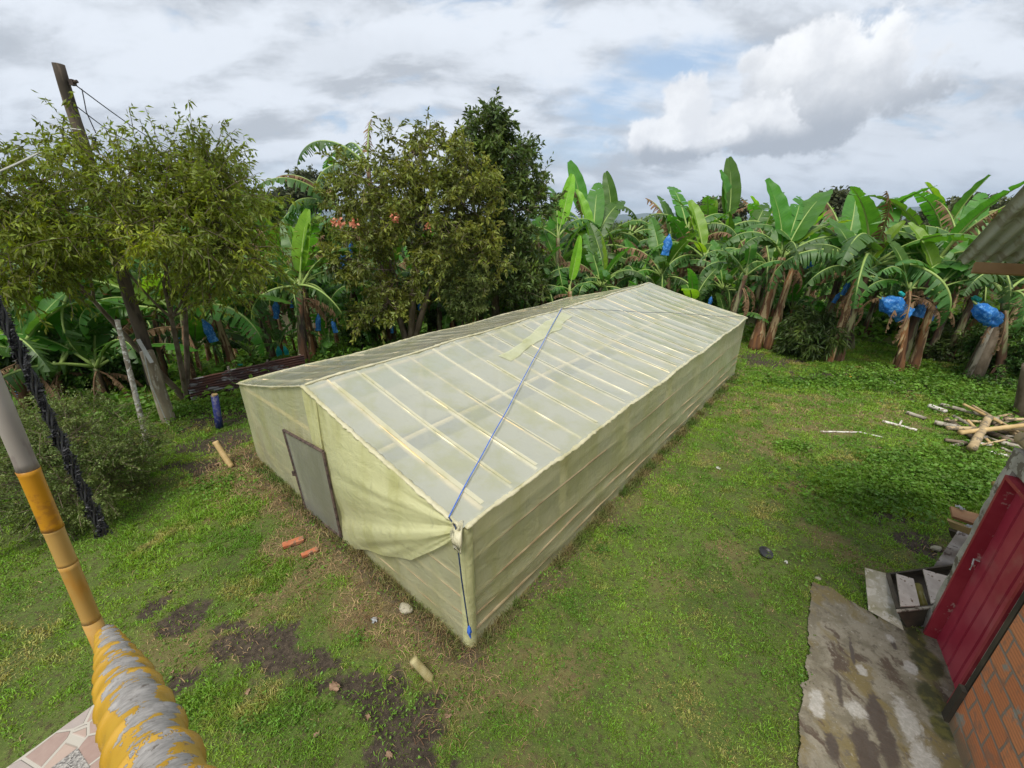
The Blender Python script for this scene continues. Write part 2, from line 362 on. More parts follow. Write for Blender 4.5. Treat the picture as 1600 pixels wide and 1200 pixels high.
def ell(x, y, px, py, rx, ry, seed=1, edge=.45):
    """soft noisy patch on the lawn, centre given by where it lies"""
    c = gp(px, py); q = np.hypot((x-c.x)/rx, (y-c.y)/ry)+(fbm(x*2.3, y*2.3, seed)-.5)*2.2+(fbm(x*9, y*9, seed+3)-.5)*1.5
    return 1-sstep(1-edge, 1+edge*.5, q)
def masks(x, y):
    mud = np.zeros(np.shape(x)); dry = mud.copy(); lush = mud.copy()
    for a in ((395, 1000, .50, .26), (430, 1020, .50, .26), (450, 1035, .55, .28), (490, 1050, .50, .28), (560, 1075, .5, .28), (520, 1065, .50, .24), (595, 1085, .45, .22), (640, 1135, .45, .25), (640, 1185, .4, .25), (290, 965, .35, .2), (350, 975, .3, .15), (270, 1060, .28, .2), (670, 1100, .3, .2), (235, 950, .3, .16), (1410, 810, .6, .22), (1440, 850, .35, .3)):
        mud = np.maximum(mud, ell(x, y, *a, seed=4))
    for a in ((330, 690, .9, .8), (355, 650, 1.0, .8), (300, 730, .6, .5), (1180, 560, 1.5, 1.0), (1350, 590, 1.6, .7), (1270, 590, 1.2, .5), (1450, 610, 1.4, .6)):
        mud = np.maximum(mud, ell(x, y, *a, seed=8)*.75)
    for a in ((1235, 640, 1.7, 1.2), (1215, 690, .7, .7), (1270, 670, 1.1, .5), (1380, 650, 1.3, .6), (1160, 905, .25, .3), (1290, 850, .35, .3), (1380, 900, .3, .3), (1250, 760, .4, .3), (1140, 860, .3, .2), (1395, 740, .5, .3), (300, 1010, .8, .4), (1120, 735, .2, .2), (860, 1050, .5, .4), (330, 800, .4, .4), (1440, 860, .4, .2), (430, 950, .4, .3), (740, 1050, .5, .35), (780, 960, .3, .2)):
        dry = np.maximum(dry, ell(x, y, *a, seed=12)*.62)
    u, w = guw(x, y); n = fbm(x*1.6, y*1.6, 20)-.5
    front = sstep(-1.25+0*u, -.45, u+n*1.5)*sstep(.4, -.1, u)*sstep(-.9, -.1, w)*sstep(8.6, 7.0, w)
    side = sstep(-.50, -.10, w+n*.7)*sstep(.3, -.05, w)*sstep(-.6, .1, u)*sstep(14, 12.6, u)
    dry = np.maximum(dry, np.maximum(front, side*.45)); mud = np.maximum(mud, side*.45)
    mud = np.maximum(mud, front*.30+sstep(-.45, -.05, u)*sstep(.3, 0, u)*sstep(-.5, 0, w)*sstep(7.5, 6.8, w)*.35)
    for a in ((420, 1110, .5, .25), (310, 1090, .35, .25), (330, 800, .8, .8), (250, 860, .8, .6), (1470, 760, 1.8, .9), (1420, 760, 1.5, 1.0), (1240, 705, .35, .2), (940, 830, .3, .3), (1450, 600, 2, 1), (420, 900, .4, .3)):
        lush = np.maximum(lush, ell(x, y, *a, seed=31))
    pn = fbm(x*.9+7, y*.9, 33); dry = np.maximum(dry, sstep(.63, .78, pn)*.35)
    d = (x+9)*-.55+(y-13.6)*.83
    lit = sstep(-.5, 1.5, d)*.6
    lit = np.maximum(lit, sstep(17.5, 20, y+x*.05)*.45)       # leaf litter under the bananas
    mud = np.maximum(mud, lit)
    ins = (u > 0) & (u < LEN) & (w > 0) & (w < WID); mud = np.where(ins, 0, mud); dry = np.where(ins, 1.0, dry)
    return mud, dry, lush

# ------------------------------------------------------------ ground
def build_ground():
    def axis(a, b, st, far, k=1.22):
        mid = list(np.arange(a, b, st)); up = []; v = b; s = st
        while v < far: up.append(v); s *= k; v += s
        up.append(far); dn = []; v = a-st; s = st
        while v > -far: dn.append(v); s *= k; v -= s
        dn.append(-far); return np.array(dn[::-1]+mid+up)
    xs = axis(-12, 17, .065, 9000); ys = axis(1, 21, .065, 9000)
    X, Y = np.meshgrid(xs, ys, indexing='ij'); Z = terrain(X, Y)
    mud, dry, lush = masks(X, Y)
    near = (np.hypot(X, Y) < 30)
    Z = Z+near*((fbm(X*5, Y*5, 41)-.5)*.035-mud*.02)
    ins = inpoly(X, Y, SLAB); Z = np.where(ins & near, np.minimum(Z, -.03), Z)
    s, n = bsn(X, Y); Z = np.where((n < .12) & (s > -.3) & (s < 12) & (n > -8), -.06, Z)
    v = np.stack([X, Y, Z], -1).reshape(-1, 3); nx, ny = X.shape
    i, j = np.meshgrid(np.arange(nx-1), np.arange(ny-1), indexing='ij'); a = (i*ny+j).ravel()
    f = np.stack([a, a+ny, a+ny+1, a+1], -1)
    m = bpy.data.materials.new('soil_and_turf'); m.use_nodes = True; t = NT(m.node_tree); t.n.clear()
    out = t.node('ShaderNodeOutputMaterial'); ob = t.node('ShaderNodeTexCoord').outputs['Object']
    at_ = t.node('ShaderNodeAttribute', _attribute_name='cover'); sp = t.node('ShaderNodeSeparateColor'); t.l.new(at_.outputs['Color'], sp.inputs[0])
    n1 = t.noise(ob, 14.0, 6, .65); n2 = t.noise(ob, .9, 5, .6); n3 = t.noise(ob, 70.0, 4, .7)
    g = t.mix(t.ramp(n2, .35, .65), (.060, .095, .020), (.10, .135, .032)); g = t.mix(t.ramp(n1, .46, .66), g, (.065, .055, .028)); g = t.mix(t.ramp(n3, .52, .66), g, (.15, .17, .05))
    s_ = t.mix(t.ramp(n1, .35, .7), (.036, .028, .022), (.085, .066, .048)); s_ = t.mix(t.ramp(n3, .60, .70), s_, (.20, .16, .11))
    dr = t.mix(t.ramp(n3, .4, .65), (.20, .155, .075), (.10, .075, .035))
    c = t.mix(t.m('MULTIPLY', sp.outputs[1], .9), g, dr); c = t.mix(t.ramp(t.m('ADD', sp.outputs[0], t.m('MULTIPLY', t.m('SUBTRACT', n1, .5), .9)), .10, .80), c, s_)
    p = t.node('ShaderNodeBsdfPrincipled'); t.set(p.inputs['Base Color'], c); p.inputs['Roughness'].default_value = .92; p.inputs['Specular IOR Level'].default_value = .15
    b = t.node('ShaderNodeBump'); b.inputs['Strength'].default_value = .9; b.inputs['Distance'].default_value = .03; t.set(b.inputs['Height'], t.m('ADD', n1, t.m('MULTIPLY', n3, .4))); t.l.new(b.outputs[0], p.inputs['Normal'])
    t.l.new(p.outputs[0], out.inputs[0])
    me = npmesh('ground', v, f.ravel(), np.full(len(f), 4), m)
    me.polygons.foreach_set('use_smooth', [True]*len(f))
    ca = me.color_attributes.new('cover', 'FLOAT_COLOR', 'POINT')
    col = np.stack([mud, dry, lush, np.ones_like(mud)], -1).reshape(-1, 4).astype(np.float32); ca.data.foreach_set('color', col.ravel())
    o = link('ground', me); kind(o, 'structure', 'grassy ground with bare muddy and dry patches')
build_ground()

# ------------------------------------------------------------ grass and ground cover
def free(x, y):
    u, w = guw(x, y); ok = ~((u > -.02) & (u < LEN+.02) & (w > -.02) & (w < WID+.02))
    ok &= ~(inpoly(x, y, SLAB) & inpoly(x-.11, y, SLAB) & inpoly(x, y+.09, SLAB))
    s, n = bsn(x, y); ok &= ~((n < .02) & (s > -.05))
    a = (x-PA.x)*P1.x+(y-PA.y)*P1.y; b = (x-PA.x)*P2.x+(y-PA.y)*P2.y; ok &= ~((a > 0) & (b > 0) & (a < 7) & (b < 9))
    return ok
def scatter(n, rmax=24, rmin=1.8, pw=1.0, seed=1, a0=-64, a1=64):
    r_ = np.random.default_rng(seed)
    r = rmin+(rmax-rmin)*r_.random(n)**pw; a = np.radians(a0+(a1-a0)*r_.random(n))
    return r*np.sin(a), r*np.cos(a), r
def blades(x, y, r, hgt, wid, lean, seed):
    r_ = np.random.default_rng(seed); n = len(x); z = terrain(x, y)-.012
    az = r_.random(n)*2*np.pi; yaw = r_.random(n)*2*np.pi
    dx, dy = np.cos(az), np.sin(az); sx, sy = np.cos(yaw)*wid/2, np.sin(yaw)*wid/2
    l1 = hgt*lean*.35; l2 = hgt*lean
    b = np.stack([x, y, z], -1); s = np.stack([sx, sy, 0*sx], -1)
    mp = b+np.stack([dx*l1, dy*l1, hgt*.6], -1); tp = b+np.stack([dx*l2, dy*l2, hgt*(1.02-.38*lean)], -1)
    v = np.stack([b-s, b+s, mp+s*.75, mp-s*.75, tp], 1).reshape(-1, 3)
    k = np.arange(n)*5; f = np.stack([k, k+1, k+2, k+3, k+3, k+2, k+4], -1).ravel(); c = np.tile([4, 3], n)
    return v, f, c
def build_grass():
    x, y, r = scatter(1250000, 23, 1.9, .85, 11); r_ = np.random.default_rng(3)
    mud, dry, lush = masks(x, y); k = free(x, y)
    clump = fbm(x*5.5, y*5.5, 55); pr = (1-np.clip(mud*1.3, 0, .88))*(1-dry*.45)*(.42+.75*sstep(.33, .58, clump)+lush*.7)
    k &= r_.random(len(x)) < pr; k &= y > 1.5
    x, y, r, lush, dry, clump = x[k], y[k], r[k], lush[k], dry[k], clump[k]
    h = (.026+.0026*r)*(.5+1.0*r_.random(len(x)))*(1+1.0*lush)*(.35+1.5*clump**1.5)*(1-.3*dry)
    v, f, c = blades(x, y, r, h, 0.0058+.00085*r, .25+.95*r_.random(len(x)), 5)
    kind(link('grass', npmesh('grass', v, f, c, M['grass'])), 'stuff', 'short green lawn grass')
    x, y, r = scatter(190000, 20, 1.9, .85, 17); mud, dry, lush = masks(x, y); k = free(x, y) & (r_.random(len(x)) < np.clip(dry*1.1+.035, 0, 1)*(1-.45*mud)); x, y, r = x[k], y[k], r[k]
    u, w = guw(x, y); nearw = ((u < 0) & (u > -1.2))*1.0
    h = (.028+.002*r)*(.5+1.2*r_.random(len(x)))*(1+.9*nearw)
    v, f, c = blades(x, y, r, h, .0045+.0006*r, .7+1.2*r_.random(len(x)), 6)
    # taller fringe left uncut against the film walls
    rr = np.random.default_rng(9); n = 9000; u = rr.random(n)*LEN; w = -.03-.16*rr.random(n)**2; fr = fbm(u*2.2, u*0, 6) > .36; u, w = u[fr], w[fr]; n2 = 3500; u2 = -.03-.2*rr.random(n2)**2; w2 = rr.random(n2)*WID
    U = np.concatenate([u, u2]); Wv = np.concatenate([w, w2]); X = GC.x+GL.x*U+GW.x*Wv; Y = GC.y+GL.y*U+GW.y*Wv; r3 = np.hypot(X, Y)
    v2, f2, c2 = blades(X, Y, r3, .05+.15*rr.random(len(X))**2, .005+.0008*r3, .3+1.0*rr.random(len(X)), 15)
    kind(link('tall_grass', npmesh('tall_grass', v2, f2, c2, M['fringe'])), 'stuff', 'taller uncut grass fringe against the greenhouse walls')
    kind(link('dry_grass', npmesh('dry_grass', v, f, c, M['dry_grass'])), 'stuff', 'dead brown cut grass along the greenhouse wall')
build_grass()

def leafcloud(base, dirs, ln, wd, seed=0, fold=.25):
    """one bent leaf (two quads sharing a midrib) per row"""
    r_ = np.random.default_rng(seed); n = len(base)
    d = dirs/np.maximum(np.linalg.norm(dirs, axis=1, keepdims=True), 1e-6)
    rv = r_.normal(size=(n, 3)); s = np.cross(d, rv); s /= np.maximum(np.linalg.norm(s, axis=1, keepdims=True), 1e-6)
    nn = np.cross(s, d); ln = ln[:, None]; wd = wd[:, None]
    t = base+d*ln; m = base+d*ln*.45
    lift = nn*wd*fold
    droop = np.zeros_like(t); droop[:, 2] = -.12*ln[:, 0]
    v = np.stack([base, m+s*wd*.5+lift, t+droop, m-s*wd*.5+lift], 1).reshape(-1, 3)
    k = np.arange(n)*4; f = np.stack([k, k+1, k+2, k, k+2, k+3], -1).ravel(); c = np.full(2*n, 3)
    return v, f, c
def build_weeds():
    # broad-leaved ground cover: patches on the right, by the fence and under the bananas
    r_ = np.random.default_rng(8); B_, D_, L_, W_ = [], [], [], []
    spots = []
    for px, py, rx, ry, n, hh in ((1470, 770, 2.3, .8, 2600, .28), (1400, 770, 1.8, .7, 1500, .22), (1540, 740, 1.6, .9, 1400, .3), (1430, 720, 1.2, .4, 500, .16), (1450, 595, 3.5, 1.2, 2600, .30), (1580, 640, 2.2, 1.6, 2200, .35), (330, 640, 1.8, .8, 500, .2), (300, 1110, .4, .25, 300, .1), (420, 1130, .5, .2, 160, .08), (980, 830, .18, .12, 70, .1), (935, 860, .15, .12, 60, .12), (560, 1000, .12, .12, 60, .14), (380, 1140, .12, .1, 30, .15), (1240, 700, .4, .25, 220, .14), (600, 1110, 1.5, .3, 300, .06), (900, 1000, 2.5, 1.5, 1500, .05), (1300, 600, 3.0, .6, 900, .12), (340, 760, .8, .5, 200, .12), (220, 650, 1.2, .6, 500, .3)):
        c = gp(px, py); x = c.x+r_.normal(size=n)*rx*.5; y = c.y+r_.normal(size=n)*ry*.5
        ok = free(x, y); x, y = x[ok], y[ok]; z = terrain(x, y)+r_.random(len(x))*hh*(.5+.8*fbm(x*2, y*2, 5))
        nl = 3; x = np.repeat(x, nl); y = np.repeat(y, nl); z = np.repeat(z, nl)
        B_.append(np.stack([x, y, z], -1)); a = r_.random(len(x))*6.28
        D_.append(np.stack([np.cos(a), np.sin(a), .25+r_.normal(size=len(x))*.35], -1)); k = np.clip(np.hypot(c.x, c.y)/9, .5, 1.6); s = .05*k*(.6+.9*r_.random(len(x))); L_.append(s); W_.append(s*.62)
    # scattered clover and broadleaf clumps in the turf
    for k in range(170):
        a = math.radians(r_.uniform(-58, 50)); r = r_.uniform(3.2, 17); x0, y0 = r*math.sin(a), r*math.cos(a); n = int(r_.integers(15, 60)); q = r_.uniform(.06, .30)
        x = x0+r_.normal(size=n)*q; y = y0+r_.normal(size=n)*q; ok = free(x, y); x, y = x[ok], y[ok]
        if not len(x): continue
        md = masks(x, y)[0] < .6; x, y = x[md], y[md]; z = terrain(x, y)+r_.random(len(x))*r_.uniform(.02, .10); a2 = r_.random(len(x))*6.28; s_ = np.full(len(x), .018+.0022*r)*(.6+.9*r_.random(len(x)))
        B_.append(np.stack([x, y, z], -1)); D_.append(np.stack([np.cos(a2), np.sin(a2), .3+r_.normal(size=len(x))*.35], -1)); L_.append(s_*1.4); W_.append(s_*.8)
    n = 36000; a = np.radians(-62+120*r_.random(n)); r = 17+26*r_.random(n); x, y = r*np.sin(a), r*np.cos(a); r = np.where(a < -.3, r*.8, r); x, y = r*np.sin(a), r*np.cos(a)
    ok = free(x, y) & ~((x > 3) & (x < 16) & (y < 16.5)) & ((fbm(x*.7, y*.7, 91) > .42) | (x < -3)); x, y, r = x[ok], y[ok], r[ok]
    z = terrain(x, y)+r_.random(len(x))*.9*fbm(x*.6, y*.6, 92); a = r_.random(len(x))*6.28
    B_.append(np.stack([x, y, z], -1)); D_.append(np.stack([np.cos(a), np.sin(a), .3+r_.normal(size=len(x))*.4], -1)); q = (.10+.16*r_.random(len(x)))*r/20; L_.append(q*1.5); W_.append(q*.7)
    v, f, c = leafcloud(np.concatenate(B_), np.concatenate(D_), np.concatenate(L_), np.concatenate(W_), 3)
    kind(link('ground_cover', npmesh('ground_cover', v, f, c, M['weed'])), 'stuff', 'low leafy weeds and creepers')
build_weeds()

# ------------------------------------------------------------ greenhouse
RW = 3.36                                    # the ridge's place across the width
def ez(u): return 1.83+.14*u/LEN+.018*math.sin(u*2.1)+.01*math.sin(u*5.3)
def lz(u): return 1.80+.13*u/LEN+.02*math.sin(u*1.7)
def rz(u): return 2.57+.21*u/LEN+.012*math.sin(u*2.6)
def roof_z(u, w):
    if w <= RW: t = w/RW; return ez(u)+(rz(u)-ez(u))*t-.035*math.sin(math.pi*t)
    t = (WID-w)/(WID-RW); return lz(u)+(rz(u)-lz(u))*t-.035*math.sin(math.pi*t)
def on_front(px, py, u=-.05):
    r = ray(px, py); o = Vector((0, 0, H)); t = ((GC+GL*u)-o).dot(GL)/r.dot(GL); p = o+r*t
    return (p-GC).dot(GW), p.z
def on_roof(px, py, side=0):
    r = ray(px, py); t = 2.0
    for _ in range(60):
        p = Vector((0, 0, H))+r*t; u, w = guw(p.x, p.y); dz = p.z-roof_z(min(max(u, 0), LEN), min(max(w, 0), WID)); t += dz*.9/max(-r.z, .15)*.5
    return u, w
raf = []
_u = .32
while _u < LEN-.1: raf.append(_u); _u += .40+.16*rnd.random()
RAF = np.array(raf)
def sag(u, amp=.016):
    i = np.searchsorted(RAF, u); a = RAF[i-1] if i > 0 else 0; b = RAF[i] if i < len(RAF) else LEN
    t = (u-a)/(b-a); return -amp*math.sin(math.pi*min(max(t, 0), 1))
def build_greenhouse():
    root = thing('greenhouse', 'long yellowish plastic film greenhouse with gabled bamboo-ribbed roof, standing on the lawn', 'greenhouse', tuple(GC))
    off = -GC
    def gb(mb, name, m, parent=root, smooth=False):
        o = mb.build(name, m, parent, smooth); o.data.transform(Matrix.Translation(off)); return o
    # roof films
    def rf(sidew, name):
        NU, NV = 300, 36; mb = MB()
        def P(i, j):
            u = -.03+(LEN+.06)*i/(NU-1); t = j/(NV-1)
            w = -.02+(RW+.02)*t if sidew == 0 else WID+.02-(WID+.02-RW)*t
            uu = min(max(u, 0), LEN); z = roof_z(uu, min(max(w, 0), WID))+sag(uu)*math.sin(math.pi*min(1, t*1.1+.04))**.4
            q = float(fbm(u*1.1+w*2.2, w*.9+sidew*9, 71, 3)-.5); z += .020*q+.010*float(vnoise(u*4+w*3, w*1.5, 5)-.5)
            return G(u, w, z+.008)
        mb.grid(P, NU, NV); return gb(mb, name, M['roof_film'], smooth=True)
    rf(0, 'roof_film'); rf(1, 'roof_film')
    # right wall
    NU, NV = 260, 26
    def wallP(i, j):
        u = LEN*i/(NU-1); t = j/(NV-1); z = t*ez(u)
        d = .03*math.sin(math.pi*t)*float(fbm(u*.8, t*1.3, 5, 3)-.35)+.020*float(fbm(u*1.2+t*2.5, t*5, 6, 4)-.5)*(1.3-t)
        d += .010*math.sin(u*9+t*6+3*float(vnoise(u*.7, t*2, 4)))*max(0, .55-t)          # rucks along the foot
        z = t*ez(u); zl = (0, .20, .46, .74, 1.30, 1.83); kz = max(q for q in range(5) if zl[q] <= max(z, 0)+1e-6); d -= .020*math.sin(math.pi*min(1, (z-zl[kz])/(zl[kz+1]-zl[kz])))*(.5+float(vnoise(u*.9, kz*3, 2)))
        d += .016*math.sin(u*3.1+t*9+5*float(vnoise(u*.5, t*3, 14)))*(1-t)
        base = .03*float(fbm(u*2, 0, 8)-.5)*(1-t)**4
        return G(u, -.012-d+base, max(z, -.02)-.02*(j == 0))
    gb(MB().grid(wallP, NU, NV), 'side_wall', M['wall_film'], smooth=True)
    def lwP(i, j):
        u = LEN*i/79; t = j/9; return G(u, WID+.01+.02*math.sin(u*3+t*4)*math.sin(math.pi*t), t*lz(u)-.02*(j == 0))
    gb(MB().grid(lwP, 80, 10), 'side_wall', M['wall_film'], smooth=True)
    def gable(u0, sg, name):
        NW, NZ = 150, 40
        def P(i, j):
            w = WID*i/(NW-1); t = j/(NZ-1); top = roof_z(min(max(u0, 0), LEN), w); z = t*top
            d = .018*float(fbm(w*1.3+t*2, t*4-w*.5, 31, 4)-.45)*math.sin(math.pi*min(1, t+.1))+.008*math.sin(w*7-t*9+4*float(vnoise(w, t*2, 3)))*(1-t)
            return G(u0-sg*(.012+d), w, z-.02*(j == 0))
        gb(MB().grid(P, NW, NZ), name, M['wall_film'], smooth=True)
    gable(0, 1, 'gable_wall'); gable(LEN, -1, 'gable_wall')
    # loose flap of film hanging over the near half of the front gable
    low = [on_front(*q) for q in ((541, 856), (575, 858), (610, 868), (645, 873), (680, 858), (705, 845), (722, 830))]
    lw_ = [q[0] for q in low]; lz_ = [q[1] for q in low]
    def botz(w): return float(np.interp(w, lw_[::-1], lz_[::-1]))
    NW, NZ = 120, 46
    def FP(i, j):
        s = i/(NW-1); w = .06+(2.94-.06)*s; top = roof_z(0, w)+.01; b = max(botz(w), .02); t = j/(NZ-1)
        t = t; z = top+(b-top)*t
        ang = math.atan2(1.85-z, w+.05)
        fold = .055*float(vnoise(ang*7, .3*math.hypot(w, 1.85-z)+3, 12)-.5)+.040*float(vnoise(ang*16, .6*w, 13)-.5)
        belly = .10*math.sin(math.pi*s)*math.sin(math.pi*min(1, t*.9+.05))
        return G(-.045-belly-fold*(.2+t)*1.1-.02*t, w, z)
    gb(MB().grid(FP, NW, NZ), 'hanging_flap', M['flap_film'], smooth=True)
    # second overlapping sheet at the ridge: a vertical fold beside the door
    def F2(i, j):
        s = i/24; t = j/29; w = 2.98+.42*s; top = roof_z(0, w)-.01; z = top+(1.0+.25*s-top)*t
        return G(-.035-.02*math.sin(s*9+t*3)-.012*math.sin(s*17), w+.10*t, z)
    gb(MB().grid(F2, 25, 30), 'hanging_flap', M['flap_film'], smooth=True)
    # crumpled hems: ridge, eaves, gable edges
    def hem(fn, n, r, name='hem', jag=.28, sq=.45):
        pts = [fn(i/(n-1)) for i in range(n)]; rr = [r*(.75+.5*rnd.random()) for _ in pts]
        mb = MB(); mb.tube(pts, rr, 7, squash=sq, jag=jag); return gb(mb, name, M['hem_film'], smooth=True)
    hem(lambda t: G(LEN*t, RW+.008*math.sin(t*60), rz(LEN*t)+.012), 160, .034, 'ridge_hem')
    hem(lambda t: G(LEN*t, -.022, ez(LEN*t)-.012), 240, .040, 'eave_hem')
    hem(lambda t: G(LEN*t, WID+.02, lz(LEN*t)), 140, .035, 'eave_hem')
    hem(lambda t: G(-.035, RW*t, roof_z(0, RW*t)+.006), 70, .036, 'gable_hem')
    hem(lambda t: G(-.03, RW+(WID-RW)*t, roof_z(0, RW+(WID-RW)*t)), 50, .028, 'gable_hem')
    hem(lambda t: G(LEN+.03, WID*t, roof_z(LEN, WID*t)), 60, .03, 'gable_hem')
    # bunched film at the near corner
    mb = MB()
    for k in range(13):
        a = k/12*2.6-.5; p0 = G(-.03, .03, 1.80); d = GL*(-math.sin(a)*.13)+GW*(math.cos(a)*.12-.05)
        mb.tube([G(.03, .05, 1.85), p0+d*.6+Vector((0, 0, .02)), p0+d+Vector((0, 0, -.03-.02*rnd.random())), p0+d*.9+Vector((0, 0, -.13-.08*rnd.random()))], [.014, .030, .026, .008], 6, squash=.5, jag=.2)
    gb(mb, 'gathered_corner', M['hem_film'], smooth=True)
    # film wound tight round the near corner post
    mb = MB()
    def CP(i, j):
        a = -2.5+3.6*j/19; z = 1.80*i/59; q = .085*(1+.05*float(vnoise(i*.5, j*.4, 6)-.5))+.010*math.sin(z*38+j*.5)*max(0, z-1.15)+.05*max(0, .16-z)
        return G(.055+q*math.cos(a)*-1, .055+q*math.sin(a)*1.0, z)
    mb.grid(CP, 60, 20); gb(mb, 'corner_wrap', M['flap_film'], smooth=True)
    # bamboo frame behind the film; every rafter a piece of its own
    for k, u in enumerate(raf):
        thick = .024+.010*rnd.random() if k % 2 == 0 else .014+.008*rnd.random()
        for side in (0, 1):
            mb = MB(); pts = []
            sk = (rnd.random()-.5)*.10
            for t in np.linspace(0.01, .99, 14):
                w = RW*t if side == 0 else WID-(WID-RW)*t
                uu = u+sk*(t-.5); pts.append(G(uu, w, roof_z(u, w)-thick*.95+.003))
            mb.tube(pts, thick*(1.0), 7, jag=.04); gb(mb, 'rafter', M['rafter_pale'] if (k*7+side) % 3 else M['rafter'])
    # pale folds where two widths of film overlap
    for k, u in enumerate(raf):
        if k % 2 == 1 or rnd.random() < .25:
            mb = MB(); uc = u+.02+.03*rnd.random(); n = 40; wd = .020+.035*rnd.random(); t1 = .95 if rnd.random() < .7 else .5+.3*rnd.random()
            def SP(i, j):
                t = .02+(t1-.02)*i/(n-1); w = RW*t; k2 = .5+.5*float(vnoise(t*9, u*3, 4)); uu = uc+(j-.5)*wd*(.4+k2)+.02*float(vnoise(t*4, u, 9)-.5)
                return G(uu, w, roof_z(min(uu, LEN), w)+.0165+.004*(j == 0)+.002*k2)
            mb.grid(SP, n, 2); gb(mb, 'film_overlap', M['overlap_film'])
    # taped repair patch below the middle of the ridge
    a = Vector(on_roof(886, 492)); b = Vector(on_roof(790, 562)); d = (b-a).normalized(); nn = Vector((-d.y, d.x)); ln = (b-a).length
    def PP(i, j):
        t = i/29; h = (.16+.05*math.sin(t*7)+.06*(t > .25)*(t < .7))*(.75+.5*float(vnoise(t*9, j*3, 8))); q = a+d*(ln*t)+nn*((j/4-.5)*2*h*.8)
        w = min(max(q.y, .05), RW-.03); return G(q.x, w, roof_z(q.x, w)+.022+.006*math.sin(t*30+j*2))
    gb(MB().grid(PP, 30, 5), 'patch', M['patch_film'], smooth=True)
    # posts, purlins, wall slats
    for u in (0.09, 2.1, 4.2, 6.3, 8.4, 10.5, LEN-.09):
        r = .075 if u < .2 else .055
        gb(MB().tube([G(u, .08 if u < .2 else .10, -.05), G(u, .08 if u < .2 else .10, ez(u)-.06)], r, 12), 'post', M['post_wood'], smooth=True)
        gb(MB().tube([G(u, WID-.09, -.05), G(u, WID-.09, lz(u)-.06)], .05, 10), 'post', M['post_wood'], smooth=True)
        gb(MB().tube([G(u, RW, -.05), G(u, RW, rz(u)-.1)], .05, 10), 'post', M['post_wood'], smooth=True)
    for w in (1.62, RW-.02, 5.0): gb(MB().tube([G(u, w, roof_z(u, w)-.085) for u in np.linspace(.05, LEN-.05, 20)], .035, 8), 'purlin', M['rafter'])
    for z in (.20, .46, .74, 1.30):
        gb(MB().tube([G(u, .001+.006*math.sin(u*1.7+z*20), z+.02*math.sin(u*1.3+z*9)) for u in np.linspace(.05, LEN-.05, 60)], .017, 6, jag=.08), 'wall_slat', M['slat'])
    for z in (.22, .48, .76, 1.02):
        gb(MB().tube([G(.002, w, z+.02*math.sin(w*2+z*7)) for w in np.linspace(.05, 2.8, 24)], .016, 6, jag=.08), 'wall_slat', M['slat'])
    for w in (2.88, 4.16): gb(MB().tube([G(.07, w, 0), G(.07, w, 1.9)], .045, 10), 'post', M['post_wood'])
    gb(MB().tube([G(.05, .1, 1.72), G(.05, WID-.1, 1.70)], .03, 8), 'tie_beam', M['rafter'])
    gb(MB().tube([G(.03, 4.3, .35), G(.03, 6.5, .4)], .02, 6), 'wall_slat', M['slat']); gb(MB().tube([G(.03, 4.3, .95), G(.03, 6.5, 1.0)], .02, 6), 'wall_slat', M['slat'])
    # wide trays of drying grain under the roof, added so the interior shows pale through the film
    for w0_, w1_ in ((.55, 2.95), (3.75, 6.05)):
        mb = MB(); mb.box(((G(LEN/2+.1, (w0_+w1_)/2, .86))), (LEN-.6, w1_-w0_, .05), Matrix.Rotation(g_ang, 3, 'Z')); bed = gb(mb, 'added_drying_bed', M['added_tray'])
        mb = MB()
        for u in np.linspace(.6, LEN-.6, 8):
            for w in (w0_+.1, w1_-.1): mb.tube([G(u, w, 0), G(u, w, .84)], .035, 8)
        gb(mb, 'added_trestle', M['post_wood'], bed)
    # door leaf, a little ajar from its frame
    p = on_front
    (w0, z0), (w1, z1), (w2, z2), (w3, z3) = p(443, 672, -.10), p(505, 706, -.10), p(533, 838, -.10), p(479, 797, -.10)
    def D(w, z, n=0): return G(-.10-n, w, z)
    mb = MB()
    def DP(i, j):
        s, t = i/20, j/24; wa = w0+(w3-w0)*t; wb = w1+(w2-w1)*t; za = z0+(z3-z0)*t; zb = z1+(z2-z1)*t
        return D(wa+(wb-wa)*s, za+(zb-za)*s, .012*math.sin(s*3)*math.sin(t*3)+.006*float(vnoise(s*4, t*6, 3)-.5))
    mb.grid(DP, 21, 25); door = gb(mb, 'door', M['door_mesh'], smooth=True)
    mb = MB(); cs = [D(w0, z0), D(w1, z1), D(w2, z2), D(w3, z3)]
    for a_, b_ in ((0, 1), (1, 2), (2, 3), (3, 0)): mb.tube([cs[a_], cs[b_]], .025, 6)
    gb(mb, 'door_frame', M['door_iron'], door)
    mb = MB(); q = D(w0+(w3-w0)*.52+.01, z0+(z3-z0)*.52, .03); mb.box(q, (.05, .03, .09)); mb.tube([q+Vector((0, 0, .03)), q+GW*.07+Vector((0, 0, -.03))], .010, 6); gb(mb, 'latch', M['door_iron'], door)
    # light film roller inside the top of the door
    mb = MB()
    def TP(i, j):
        s, t = i/20, j/6; t2 = .04+.42*t; wa = w0+(w3-w0)*t2; wb = w1+(w2-w1)*t2; za = z0+(z3-z0)*t2; zb = z1+(z2-z1)*t2
        return G(-.075+.01*math.sin(s*9+t*3), (wa+(wb-wa)*(.05+.9*s)), za+(zb-za)*s-.03*math.sin(s*7)*t)
    mb.grid(TP, 21, 7); gb(mb, 'door_curtain', M['wall_film'], door, smooth=True)
    return root
M['added_tray'] = mat('added_tray', (.50, .47, .37), (.58, .54, .44), 2, .9, trans=.45, tcol=(1.4, 1.4, 1.3))
M['rafter'] = mat('rafter', (.66, .50, .26), (.78, .62, .36), 2.5, .6, isl=.1)
